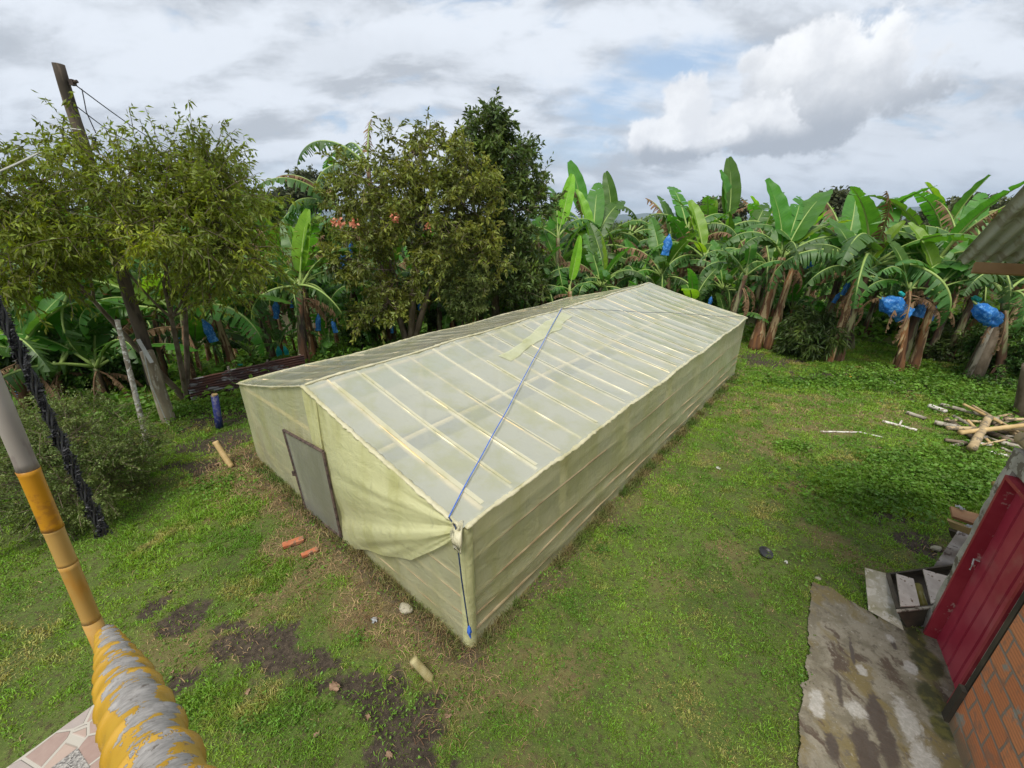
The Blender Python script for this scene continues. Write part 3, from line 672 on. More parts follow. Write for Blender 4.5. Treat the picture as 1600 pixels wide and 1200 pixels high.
M['rafter_pale'] = mat('rafter_pale', (.78, .64, .40), (.84, .74, .52), 2.5, .6, isl=.1)
M['slat'] = mat('slat', (.22, .16, .085), (.34, .27, .16), 3, .7, isl=.15)
M['post_wood'] = mat('post_wood', (.34, .29, .13), (.46, .40, .20), 3, .8)
M['overlap_film'] = film_mat('overlap_film', (.80, .76, .56), .35, .35, .3, .1)
M['patch_film'] = film_mat('patch_film', (.62, .64, .42), .30, .5, .3, .03)
M['door_mesh'] = film_mat('door_mesh', (.24, .235, .20), .35, .6, .35, .02, .003)
M['door_iron'] = mat('door_iron', (.045, .032, .028), (.11, .075, .06), 12, .7)
greenhouse = build_greenhouse()

def build_ropes():
    mid = on_roof(885, 487); um = mid[0]
    mb = MB(); pts = []
    n = 40; ue, we = -.055, .17
    for i in range(n):
        t = i/(n-1); u = um+(ue-um)*t; w = RW+(we-RW)*t
        uu = min(max(u, 0), LEN); lift = .03+.05*math.sin(math.pi*t)
        pts.append(G(u, w, roof_z(uu, w)+lift))
    mb.tube(pts, .0075, 6)
    tag(mb.build('rope', M['blue_rope']), 'taut blue rope running from mid ridge down the roof to the near corner', 'rope')
    mb = MB(); w2, z2 = on_front(733, 985, -.12); w1, z1 = on_front(712, 826, -.09)
    top = G(-.09, w1, z1+.02); bot = G(-.12, w2, z2)
    mb.tube([pts[-1], top, top+(bot-top)*.5+GW*.015, bot], [.008, .009, .009, .008], 6)
    r = tag(mb.build('rope', M['navy_rope']), 'dark cord hanging down the near corner post of the greenhouse', 'rope')
    mb = MB(); mb.tube([bot+Vector((0, 0, .07)), bot+Vector((0, 0, .02)), bot-Vector((0, 0, .03)), bot-Vector((0, 0, .06))], [.010, .026, .030, .012], 8, jag=.2); mb.tube([bot-Vector((0, 0, .05)), bot-Vector((0, 0, .11))+GW*-.02], [.02, .006], 6)
    mb.build('knot', M['blue_rope'], r)
    mb = MB(); ring = [top+GW*(math.cos(a)*.05)+Vector((0, 0, math.sin(a)*.05+.01)) for a in np.linspace(0, 6.28, 14)]; mb.tube(ring, .012, 6, cap=False); mb.build('loop', M['hem_film'], r)
    fe = on_roof(1150, 494); mb = MB(); pts = []
    for i in range(40):
        t = i/39; u = um+(LEN-.15-um)*t; w = RW+(.04-RW)*t; pts.append(G(u, w, roof_z(u, w)+.03+.03*math.sin(math.pi*t)))
    mb.tube(pts, .006, 5)
    tag(mb.build('rope', M['navy_rope']), 'thin dark line crossing the roof from mid ridge to the far eave corner', 'rope')
M['navy_rope'] = mat('navy_rope', (.02, .028, .06), (.03, .05, .10), 20, .7)
build_ropes()

# ------------------------------------------------------------ banana plants
def leaf_mesh(name, seed, L, Wd, e0, bend, fold, tear, mats, twist=0, droopy=.0, ragged=0, pet=.14):
    r_ = random.Random(seed); N = 46
    mid = [Vector((0, 0, 0))]; tang = []; el = e0
    for i in range(N):
        s = i/N; el = e0-bend*s**1.5; t = Vector((math.cos(el), 0, math.sin(el))); tang.append(t); mid.append(mid[-1]+t*(L/N))
    tang.append(tang[-1])
    def at_s(s):
        x = min(max(s, 0), 1)*N; i = min(int(x), N-1); f = x-i; return mid[i]*(1-f)+mid[i+1]*f, tang[i]
    def width(s):
        t = min(max((s-pet)/(1-pet), 0), 1); return Wd/2*(math.sin(math.pi*t**.72)**.5 if 0 < t < 1 else 0)
    mb = MB()
    for side in (1, -1):
        segs = []
        if tear <= 0: segs = [(pet, 1.0, 0, 1)]
        else:
            s = pet
            while s < 1:
                ln = (.018+.10*r_.random()**2)/max(tear, .15)*.8 if r_.random() < .85 else .16*(1.2-tear)
                segs.append((s, min(1, s+ln), (r_.random()-.5)*tear*1.0-abs(r_.gauss(0, .3))*tear, .82+.22*r_.random() if r_.random() > .12*ragged else .3+.4*r_.random())); s += ln
        for (a, b, dphi, wk) in segs:
            n = max(2, int((b-a)/.025)+1); cols = 6; sc_ = .5*(a+b); ph = r_.random()*6
            def P(i, j):
                s = a+(b-a)*i/(n-1); c = j/(cols-1)
                pin = (1-.55*min(1, tear*1.2)*c) if tear > 0 else 1
                sp = sc_+(s-sc_)*pin+.05*c*(1-c*.3)*(Wd/L)*2
                m_, t_ = at_s(min(sp, 1.0)); wv = width(s)*wk
                nrm = Vector((-t_.z, 0, t_.x)); phi = fold+dphi*c
                y = Vector((0, side, 0))
                wob = .018*math.sin(s*38+ph+side)*c*(Wd/.6) if tear <= 0 else .01*math.sin(s*60+ph)*c
                p = m_+y*(wv*c*math.cos(phi))+nrm*(wv*c*math.sin(phi)+wob+.012)
                p.z -= droopy*wv*c*c
                return p
            b0 = len(mb.v)
            mb.grid(P, n, cols, lambda i, j: ((a+(b-a)*i/(n-1))*L, j/(cols-1)))
    mb.cur = 1
    pts = [at_s(s)[0] for s in np.linspace(0, .985, 22)]
    mb.tube(pts, [.032*(1-s)**.8*L/2.2+.004 for s in np.linspace(0, 1, 22)], 6)
    if twist:
        for i, v in enumerate(mb.v):
            v = Vector(v); k = twist*v.length/L; c_, s_ = math.cos(k), math.sin(k); mb.v[i] = (v.x, v.y*c_-v.z*s_*.3, v.z+v.y*s_*.5)
    me = bpy.data.meshes.new(name); me.from_pydata(mb.v, [], mb.f)
    for m in mats: me.materials.append(m)
    me.polygons.foreach_set('material_index', mb.mi)
    ul = me.uv_layers.new(name='UVMap'); data = []
    for f, u in zip(mb.f, mb.uv):
        if u is None: data += [0.0]*(2*len(f))
        else:
            for a in u: data += [a[0], a[1]]
    ul.data.foreach_set('uv', data); me.polygons.foreach_set('use_smooth', [True]*len(mb.f)); me.update(); return me
g_, o_, y_, d_, mr = M['green_leaf'], M['old_leaf'], M['young_leaf'], M['dead_leaf'], M['midrib']
LIB = {'up': [], 'arch': [], 'torn': [], 'dead': [], 'young': [], 'brown': [], 'big': []}
for k in range(5): LIB['up'].append(leaf_mesh('leaf', 10+k, 2.3, .66, R(82-4*k), R(22+9*k), R(22-5*k), (.0, .3, .12, .5, .2)[k], [g_, mr], twist=.3*(k-2)))
for k in range(6): LIB['arch'].append(leaf_mesh('leaf', 30+k, 2.5, .62, R(58-5*k), R(95+12*k), R(-6-5*k), .30+.08*k, [g_ if k % 2 else o_, mr], droopy=.15, twist=.25*(k-2.5)))
for k in range(7): LIB['torn'].append(leaf_mesh('leaf', 50+k, 2.5, .60, R(52-8*k), R(105+8*k), R(-22-4*k), .75+.08*k, [o_, mr], droopy=.35, ragged=1.2, twist=.2*(k-3)))
for k in range(6): LIB['dead'].append(leaf_mesh('dead_leaf', 70+k, 1.9, .34, R(20-14*k), R(95), R(-52), .95, [d_, d_], droopy=.5, ragged=2.5))
for k in range(3): LIB['brown'].append(leaf_mesh('dead_leaf', 80+k, 2.3, .5, R(72-12*k), R(60+30*k), R(-35), 1.0, [d_, mr], droopy=.4, ragged=3))
for k in range(3): LIB['young'].append(leaf_mesh('leaf', 90+k, 2.1, .50, R(84-6*k), R(14+10*k), R(38-8*k), 0, [y_, mr]))
for k in range(3): LIB['big'].append(leaf_mesh('leaf', 95+k, 2.4, .80, R(60-14*k), R(38+16*k), R(12-8*k), .12*k, [y_ if k == 1 else g_, mr], droopy=.1))

def stem_mesh(seed, h, lean, r0=.13, dark=False):
    r_ = random.Random(seed); mb = MB(); n = 16; pts = []; rr = []
    for i in range(n):
        t = i/(n-1); pts.append(Vector((lean[0]*t**1.15, lean[1]*t**1.15, -.08+(h+.08)*t))); rr.append(r0*(1.22-.2*min(1, t*4) if t < .25 else 1.02-.42*t)*(1+.05*r_.random()))
    mb.tube(pts, rr, 12)
    # loose sheath edges
    for k in range(9):
        a = r_.random()*6.28; i = r_.randint(2, 12); p = pts[i]; q = rr[i]; l = .3+.5*r_.random()
        o1 = Vector((math.cos(a)*q, math.sin(a)*q, 0)); o2 = Vector((math.cos(a+.5)*q, math.sin(a+.5)*q, 0))
        b = len(mb.v); mb.v += [tuple(p+o1*.98), tuple(p+o2*.98), tuple(p+o2*1.35+Vector((0, 0, -l*.6))), tuple(p+o1*1.5+Vector((0, 0, -l)))]; mb.face([b, b+1, b+2, b+3])
    mb.cur = 1; b = pts[-1]
    mb.tube([pts[-2], b, b+Vector((lean[0]*.05, lean[1]*.05, .28))], [rr[-2]*1.02, rr[-1]*.95, rr[-1]*.45], 10)
    me = bpy.data.meshes.new('trunk'); me.from_pydata(mb.v, [], mb.f)
    me.materials.append(M['stem_dark'] if dark else M['stem']); me.materials.append(M['green_stem']); me.polygons.foreach_set('material_index', mb.mi); me.polygons.foreach_set('use_smooth', [True]*len(mb.f)); me.update()
    return me
def put(root, me, name, top, az, sc, roll=0):
    o = link(name, me, root, top, (roll, 0, az)); o.scale = (sc, sc, sc); return o
def banana(x, y, h, lean, leaves, label, group=None, seed=0, r0=.13, dark=False, sc=1.0, z=None, ndead=3):
    """leaves: list of (kind, azimuth deg, scale)"""
    r_ = random.Random(seed*7+3)
    root = thing('banana_plant', label, 'banana plant', (x, y, tz(x, y) if z is None else z), 0, group)
    link('trunk', stem_mesh(seed, h, lean, r0, dark), root)
    top = Vector((lean[0], lean[1], h+.1))
    for i, (kd, az, s) in enumerate(leaves):
        me = LIB[kd][r_.randrange(len(LIB[kd]))]; a = R(az)
        put(root, me, me.name.split('.')[0], top+Vector((math.cos(a)*.05, math.sin(a)*.05, -.04*(i % 3))), a, s*1.22, (r_.random()-.5)*.5)
    for i in range(ndead):
        a = r_.random()*6.28; t = .82+.14*r_.random(); me = LIB['dead'][r_.randrange(6)]
        put(root, me, 'dead_leaf', Vector((lean[0]*t, lean[1]*t, h*t)), a, .55+.4*r_.random())
    return root
def crown(seed, nup=3, narch=4, ntorn=3, nyoung=1, nbrown=0, s=1.0):
    r_ = random.Random(seed); L_ = []; a = r_.random()*360
    for kd, n in (('young', nyoung), ('up', nup), ('arch', narch), ('torn', ntorn), ('brown', nbrown)):
        for _ in range(n): a += 137.5+r_.uniform(-18, 18); L_.append((kd, a % 360, s*r_.uniform(.8, 1.05)))
    return L_
def foot(px, py): p = gp(px, py); return p.x, p.y
def lean_to(x, y, px, py, Y=None):
    """top point seen at px,py when the stem stands at x,y: returns height and lean"""
    Y = Y or y; p = at(px, py, Y); return p.z-tz(x, y), (p.x-x, Y-y)
HERO = [
 # foot px, top px, leaves, label
 ((1178, 545), (1222, 402), [('up', 100, 1.0), ('up', 75, 1.05), ('big', 30, 1.15), ('big', 5, 1.0), ('torn', 12, 1.2), ('torn', -8, 1.0), ('arch', 185, 1.0), ('arch', 200, .85), ('torn', 250, .8), ('young', 110, .8)], 'tall banana plant with reddish sheathed trunk leaning right, beside the far end of the greenhouse', .20, False),
 ((1198, 545), (1246, 398), [('torn', 20, 1.05), ('arch', -20, .9), ('up', 60, .9), ('arch', 160, .8), ('torn', 300, .7)], 'banana plant whose straw-coloured trunk leans right just behind the tall reddish one', .15, False),
 ((1294, 566), (1338, 436), [('big', 100, .9), ('big', 38, .85), ('young', 20, .8), ('arch', 170, .9), ('torn', 195, .85), ('arch', 0, .8), ('torn', 330, .7)], 'banana plant with two broad yellow-green leaves and slim red trunk, beside the drooping shrub', .12, False),
 ((1404, 582), (1420, 455), [('arch', 180, .7), ('torn', 200, .75), ('up', 110, .7), ('torn', 350, .7), ('arch', 20, .8), ('dead', 240, .9)], 'banana plant with ribbed pale trunk standing right of the plump blue bag', .12, False),
 ((1425, 580), (1463, 452), [('young', 100, .9), ('up', 130, .95), ('big', 40, .75), ('torn', 0, .8), ('arch', 185, .7), ('arch', 320, .7), ('torn', 30, .8)], 'banana plant with one upright bright leaf above the right group of blue bags', .14, False),
 ((1450, 560), (1500, 430), [('arch', 20, .8), ('torn', 160, .8), ('up', 80, .8), ('torn', 330, .7)], 'banana plant half hidden between the bright-leaved one and the leaning post', .12, True),
 ((1560, 600), (1570, 462), [('torn', 200, .85), ('torn', 240, .7), ('arch', 100, .9), ('arch', 20, .8), ('torn', -30, .8)], 'banana plant under the low corner of the corrugated roof, behind the leaning post', .13, True),
 ((1130, 545), (1165, 430), [('arch', 180, .8), ('torn', 200, .9), ('arch', 330, .7), ('up', 90, .7)], 'dark trunked banana plant close against the far gable of the greenhouse', .13, True),
 ((1330, 545), (1325, 450), [('arch', 10, .7), ('torn', 180, .7), ('torn', 320, .6)], 'short banana plant in the shade between the slim red trunk and the plump blue bag', .11, True),
 ((475, 575), (468, 450), [('young', 97, 1.0), ('up', 45, .9), ('arch', 175, 1.0), ('arch', 200, .9), ('torn', 215, .9), ('arch', 15, 1.0), ('torn', 330, .9), ('arch', 150, .8), ('torn', 290, .7)], 'banana plant with one upright yellow-green leaf, left of the round-crowned tree', .16, True),
 ((258, 600), (240, 480), [('big', 95, 1.0), ('arch', 165, 1.1), ('big', 30, .95), ('arch', 200, 1.2), ('up', 60, 1.2), ('big', 320, .9), ('arch', 240, .8)], 'broad-leaved banana plant right behind the wooden utility pole', .11, True),
 ((165, 625), (150, 575), [('big', 150, .95), ('arch', 60, 1.0), ('big', 20, .9), ('arch', 200, 1.0), ('torn', 240, 1.0), ('torn', 330, 1.0), ('up', 110, 1.0), ('arch', 120, 1.0)], 'low wide banana plant spreading left of the pale thin stake', .11, True),
 ((300, 600), (285, 500), [('up', 100, 1.2), ('big', 160, 1.1), ('big', 20, 1.1), ('arch', 210, 1.1), ('arch', 350, 1.2)], 'banana plant with a broad upright leaf just right of the utility pole', .10, True),
 ((95, 632), (90, 580), [('big', 160, .9), ('arch', 30, 1.0), ('up', 80, .9), ('arch', 250, .9), ('torn', 120, .9)], 'broad-leaved banana plant low behind the middle of the pale bush', .10, True),
 ((40, 640), (30, 560), [('arch', 10, 1.1), ('big', 60, .9), ('arch', 160, 1.0), ('torn', 220, 1.0), ('torn', 330, 1.0)], 'leafy banana plant at the left edge above the pale green bush', .12, True),
]
for i, (f_, t_, lv, lab, r0, dk) in enumerate(HERO):
    x, y = foot(*f_); h, ln = lean_to(x, y, *t_); banana(x, y, h, ln, lv, lab, 'banana plants nearest the lawn', 100+i, r0, dk, ndead=4)
# plants standing behind the greenhouse and further back, set by the place of their crown and their distance
BACK = [
 (925, 392, 21.0, [('up', 75, 1.15), ('up', 60, 1.1), ('big', 95, 1.0), ('young', 125, 1.0), ('up', 110, 1.0), ('arch', 190, .9), ('torn', 180, 1.0), ('torn', 5, 1.0), ('arch', 0, .7)], 'tall banana plant with two big upright leaves, right of the tallest tree'),
 (872, 372, 20.0, [('young', 85, 1.0), ('up', 115, .95), ('arch', 170, .8), ('torn', 30, .9)], 'banana plant with bright upright leaf touching the right side of the tallest tree'),
 (982, 372, 24.0, [('torn', 78, 1.0), ('brown', 60, 1.1), ('torn', 175, .9), ('arch', 0, .8), ('torn', 20, .9)], 'ragged wind-torn banana plant behind the ridge end of the greenhouse'),
 (1050, 390, 23.0, [('brown', 120, 1.1), ('up', 120, 1.0), ('arch', 180, .9), ('torn', 10, .9), ('torn', 150, 1.1)], 'banana plant with brown shredded leaf above the lone round blue bag'),
 (1100, 405, 19.5, [('young', 92, 1.0), ('up', 135, 1.1), ('big', 50, 1.1), ('brown', 75, 1.15), ('arch', 175, .95), ('torn', 200, .9), ('torn', 10, 1.0), ('big', 215, .6)], 'banana plant with narrow bright central leaf and yellowing lower leaf, right of ridge end'),
 (1165, 395, 22.5, [('up', 60, 1.0), ('arch', 170, 1.0), ('arch', 10, .9), ('torn', 150, .9)], 'banana plant filling the gap left of the tall reddish-trunked one'),
 (890, 455, 17.5, [('young', 90, .75), ('arch', 200, .4), ('arch', 340, .4)], 'small young banana sucker with a single upright leaf behind the greenhouse ridge'),
 (945, 440, 19.0, [('young', 85, .8), ('up', 100, .85), ('arch', 180, .8), ('big', 20, .7), ('torn', 200, .7), ('arch', 340, .6)], 'banana plant with a pale upright leaf close behind the ridge of the greenhouse'),
 (1000, 435, 20.0, [('arch', 20, .8), ('big', 45, .7), ('arch', 160, .8), ('torn', 200, .8), ('torn', 340, .8), ('up', 90, .6)], 'low green banana plant just above the ridge end'),
 (835, 425, 20.0, [('torn', 180, .8), ('dead', 270, .9), ('arch', 40, .8), ('up', 80, .6)], 'banana plant with hanging dry leaf in the shade right of the tall tree'),
 (575, 262, 17.5, [('brown', 100, .8), ('torn', 85, .9), ('torn', 130, .9), ('torn', 170, 1.0), ('torn', 195, .9), ('arch', 150, .9)], 'very tall banana plant sticking out above the round-crowned tree'),
 (530, 330, 18.5, [('brown', 125, 1.1), ('arch', 175, 1.0), ('torn', 178, 1.1), ('brown', 180, .9), ('torn', 200, 1.0)], 'banana plant with reddish brown hanging leaves at the left side of the round-crowned tree'),
 (1290, 400, 25.0, [('torn', 20, 1.0), ('arch', 170, 1.0), ('up', 100, .9), ('arch', 0, .8)], 'banana plant behind the broad yellow-green leaves, in the second row'),
 (1380, 412, 24.0, [('torn', 150, 1.0), ('arch', 20, .9), ('arch', 190, .8), ('up', 70, .8)], 'second-row banana plant above the plump blue bag'),
 (1430, 420, 23.0, [('torn', 180, .9), ('brown', 80, .9), ('arch', 10, .9)], 'banana plant with a broken brown leaf stub among the right group'),
 (1500, 405, 24.0, [('arch', 160, 1.0), ('torn', 10, 1.0), ('up', 90, .8), ('torn', 200, .9)], 'banana plant rising left of the low corner of the corrugated roof'),
 (400, 455, 15.5, [('arch', 190, .9), ('torn', 170, .9), ('arch', 30, .8), ('torn', 330, .8), ('up', 90, .6)], 'banana plant between the feathery left tree and the upright yellow-green leaf'),
 (600, 470, 18.0, [('young', 75, .7), ('arch', 190, .8), ('torn', 10, .8), ('torn', 160, .8)], 'banana plant with brown trunk under the round-crowned tree'),
 (640, 430, 17.5, [('torn', 170, .7), ('arch', 10, .7), ('torn', 330, .7)], 'banana plant with thick shaggy trunk in the middle of the shade under the trees'),
 (910, 350, 23.5, [('up', 90, 1.0), ('up', 50, .9), ('arch', 180, .9), ('torn', 0, 1.0), ('torn', 150, .9), ('brown', 220, .8)], 'taller banana plant standing behind the pair of big upright leaves'),
 (955, 365, 22.5, [('up', 70, .95), ('big', 120, .9), ('torn', 10, 1.0), ('torn', 190, .9), ('arch', 330, .8)], 'banana plant immediately left of the narrow gap showing the far hills'),
 (1075, 362, 22.0, [('up', 100, 1.0), ('brown', 60, .9), ('arch', 10, .9), ('torn', 180, .9), ('torn', 330, .9)], 'tall banana plant right of the lone round blue bag'),
 (1135, 358, 23.0, [('up', 70, 1.1), ('up', 120, .9), ('torn', 0, 1.0), ('arch', 190, 1.0), ('brown', 150, .8)], 'tall banana plant midway from the lone blue bag to the tall reddish trunk'),
 (860, 400, 21.5, [('up', 80, .9), ('arch', 20, .9), ('torn', 180, .9), ('torn', 340, .8)], 'banana plant low against the right side of the tallest tree'),
 (700, 450, 19.5, [('arch', 20, .8), ('torn', 180, .8), ('up', 90, .6)], 'banana plant behind the pale bush beside the tallest tree'),
]
for i, (px, py, Y, lv, lab) in enumerate(BACK):
    p = at(px, py, Y); x = p.x+rnd.uniform(-.3, .3); b = tz(x, Y); banana(x, Y, p.z-b, (p.x-x, 0), [(q0, q1, q2*1.14) for q0, q1, q2 in lv], lab, 'banana plants behind the greenhouse', 200+i, .14 if i != 18 else .2, i % 3 != 0, ndead=4)

# the plantation beyond: copies of six prototypes
ORD = ['first', 'second', 'third', 'fourth', 'fifth', 'sixth', 'seventh', 'eighth', 'ninth', 'tenth', 'eleventh', 'twelfth', 'thirteenth', 'fourteenth', 'fifteenth', 'sixteenth', 'seventeenth', 'eighteenth', 'nineteenth', 'twentieth']
ORD += ['twenty-'+o for o in ORD[:9]]+['thirtieth']+['thirty-'+o for o in ORD[:9]]
def copy_tree(o, parent=None):
    c = o.copy(); C.objects.link(c); c.parent = parent
    for ch in o.children: copy_tree(ch, c)
    return c
def plantation():
    protos = []; spots = []
    r_ = random.Random(77); pts = []
    def far_enough(x, y, d): return all((x-a)**2+(y-b)**2 > d*d for a, b in pts)
    rows = [(17.5, 22, 26, 1.7), (22, 28, 34, 2.0), (28, 36, 34, 2.7), (36, 50, 34, 3.6), (50, 75, 30, 5.5)]
    for ri, (d0, d1, n, sep) in enumerate(rows):
        got = 0; tries = 0
        while got < n and tries < 3000:
            tries += 1; a = R(r_.uniform(-58, 56)); r = r_.uniform(d0, d1)
            if a < R(-20): r = r*.78
            x, y = r*math.sin(a), r*math.cos(a); u, w = guw(x, y)
            if (-1 < u < LEN+1.2 and -1 < w < WID+1.2): continue
            if x > 3 and r < 22.0 and ri == 0 and (y < 19 and x < 12): continue
            if x < -4 and (x+9)*-.55+(y-13.6)*.83 < .8: continue
            if x > 9 and y < 14.5: continue
            if not far_enough(x, y, sep): continue
            pts.append((x, y)); spots.append((ri, x, y)); got += 1
    for k in range(6):
        protos.append(banana(0, 0, 2.4+.22*k, (r_.uniform(-.4, .4), r_.uniform(-.3, .3)), crown(300+k, 2+k % 2, 4, 6, k % 2, 1+k % 2), 'x', None, 400+k, .13, k % 2 == 0, z=0, ndead=3))
    used = [False]*6
    names = ['in the first rank', 'in the second rank', 'in the third rank', 'in the fourth rank', 'in the rearmost rank']
    zones = lambda q: ('left of the utility pole' if q < 200 else 'between utility pole and round-crowned tree' if q < 520 else 'behind the two big trees' if q < 850 else 'behind the greenhouse ridge' if q < 1160 else 'on the right side' if q < 1480 else 'behind the corrugated roof corner')
    cells = {}
    for ri, x, y in spots: cells.setdefault((ri, zones(proj((x, y, 1.5))[0])), []).append((proj((x, y, 1.5))[0], x, y))
    i = 0
    for (ri, zn), lst in cells.items():
        lst.sort()
        for k, (q, x, y) in enumerate(lst):
            pi = (i*5+k) % 6; o = protos[pi] if not used[pi] else copy_tree(protos[pi]); used[pi] = True; i += 1
            s = r_.uniform(.85, 1.12)*(1.0 if ri < 2 else .95)
            s *= 1.12*(.72 if (950 < proj((x, y, 4))[0] < 1012 or 1345 < proj((x, y, 4))[0] < 1455) and ri > 0 else r_.choice((.85, 1.0, 1.0, 1.1))); o.location = (x, y, tz(x, y)-.05); o.rotation_euler = (0, 0, r_.uniform(0, 6.28)); o.scale = (s, s, s)
            if len(lst) == 1: lab = 'only banana plant %s, %s' % (names[ri], zn)
            else: lab = '%s banana plant from left %s, %s' % (ORD[k], names[ri], zn)
            o['label'] = lab; o['group'] = 'banana plants of the plantation, '+['first', 'second', 'third', 'fourth', 'fifth'][ri]+' rank'
plantation()
def suckers():
    r_ = random.Random(15); P = []
    for k in range(3): P.append(banana(0, 0, .7+.25*k, (.05, .0), [(kd, r_.random()*360, s) for kd, s in (('up', .6), ('big', .55), ('arch', .6), ('up', .5), ('arch', .55), ('torn', .5))], 'x', None, 500+k, .07, False, z=0, ndead=0))
    used = [0]*3; L_ = []
    while len(L_) < 46:
        a = R(r_.uniform(-56, 52)); r = r_.uniform(16, 27); r *= .8 if a < -.35 else 1; x, y = r*math.sin(a), r*math.cos(a); u, w = guw(x, y)
        if (-1.5 < u < LEN+1 and -1 < w < WID+1) or (x < -3 and (x+9)*-.55+(y-13.6)*.83 < .6) or (2 < x < 17 and y < 17): continue
        if all((x-b[1])**2+(y-b[2])**2 > 1.2 for b in L_): L_.append((proj((x, y, .8))[0], x, y))
    L_.sort()
    for k, (q, x, y) in enumerate(L_):
        o = P[k % 3] if not used[k % 3] else copy_tree(P[k % 3]); used[k % 3] = 1; s = r_.uniform(.8, 1.3)
        o.name = 'banana_sucker'; o.location = (x, y, tz(x, y)-.03); o.rotation_euler = (0, 0, r_.random()*6.28); o.scale = (s, s, s)
        o['label'] = '%s young banana sucker from the left of the photo, among the trunks' % (ORD[k] if k < len(ORD) else 'forty-'+ORD[k-40]) if k != 39 else 'fortieth young banana sucker from the left of the photo, among the trunks'
        o['group'] = 'young banana suckers'
suckers()

# ------------------------------------------------------------ blue and turquoise bags over the bunches
def bag_mesh(seed, L=1.0, r=.24, m=None):
    r_ = random.Random(seed); mb = MB(); nu, nv = 18, 26; prof = [.22, .26, .40, .62, .78, .88, .95, .98, .96, .92, .90, .92, .90, .86, .84, .88, .92, .95]
    def P(i, j):
        a = 2*math.pi*j/(nv-1); z = -L*i/(nu-1); jj = j % (nv-1)
        q = prof[i]*r*(1+.50*(float(vnoise(math.cos(a)*2.2+seed, math.sin(a)*2.2+i*.40, seed))-.5)+.12*math.sin(a*5+i*.35+seed)+.09*math.sin(a*9-i*.3))
        return Vector((q*math.cos(a), q*math.sin(a)*.85, z))
    mb.grid(P, nu, nv); mb.cur = 1
    mb.tube([(0, 0, .14), (0, 0, .0), (.01, 0, -.06)], [.018, .03, .06], 8)
    me = bpy.data.meshes.new('bunch_bag'); me.from_pydata(mb.v, [], mb.f); me.materials.append(m); me.materials.append(M['green_stem'])
    me.polygons.foreach_set('material_index', mb.mi); me.polygons.foreach_set('use_smooth', [True]*len(mb.f)); me.update(); return me
M['blue_bag'] = mat('blue_bag', (.020, .15, .50), (.045, .26, .70), 6, .42, .03, 14, trans=.35, spec=.5, tcol=(1.2, 1.4, 1.3), c3=(.16, .42, .80), s3=2)
M['teal_bag'] = mat('teal_bag', (.02, .38, .40), (.06, .5, .48), 4, .4, .02, 9, trans=.35, tcol=(1.2, 1.3, 1.3))
bagm = [bag_mesh(k, 1.0, .25, M['blue_bag']) for k in range(4)]; tealm = [bag_mesh(9, .7, .18, M['teal_bag'])]
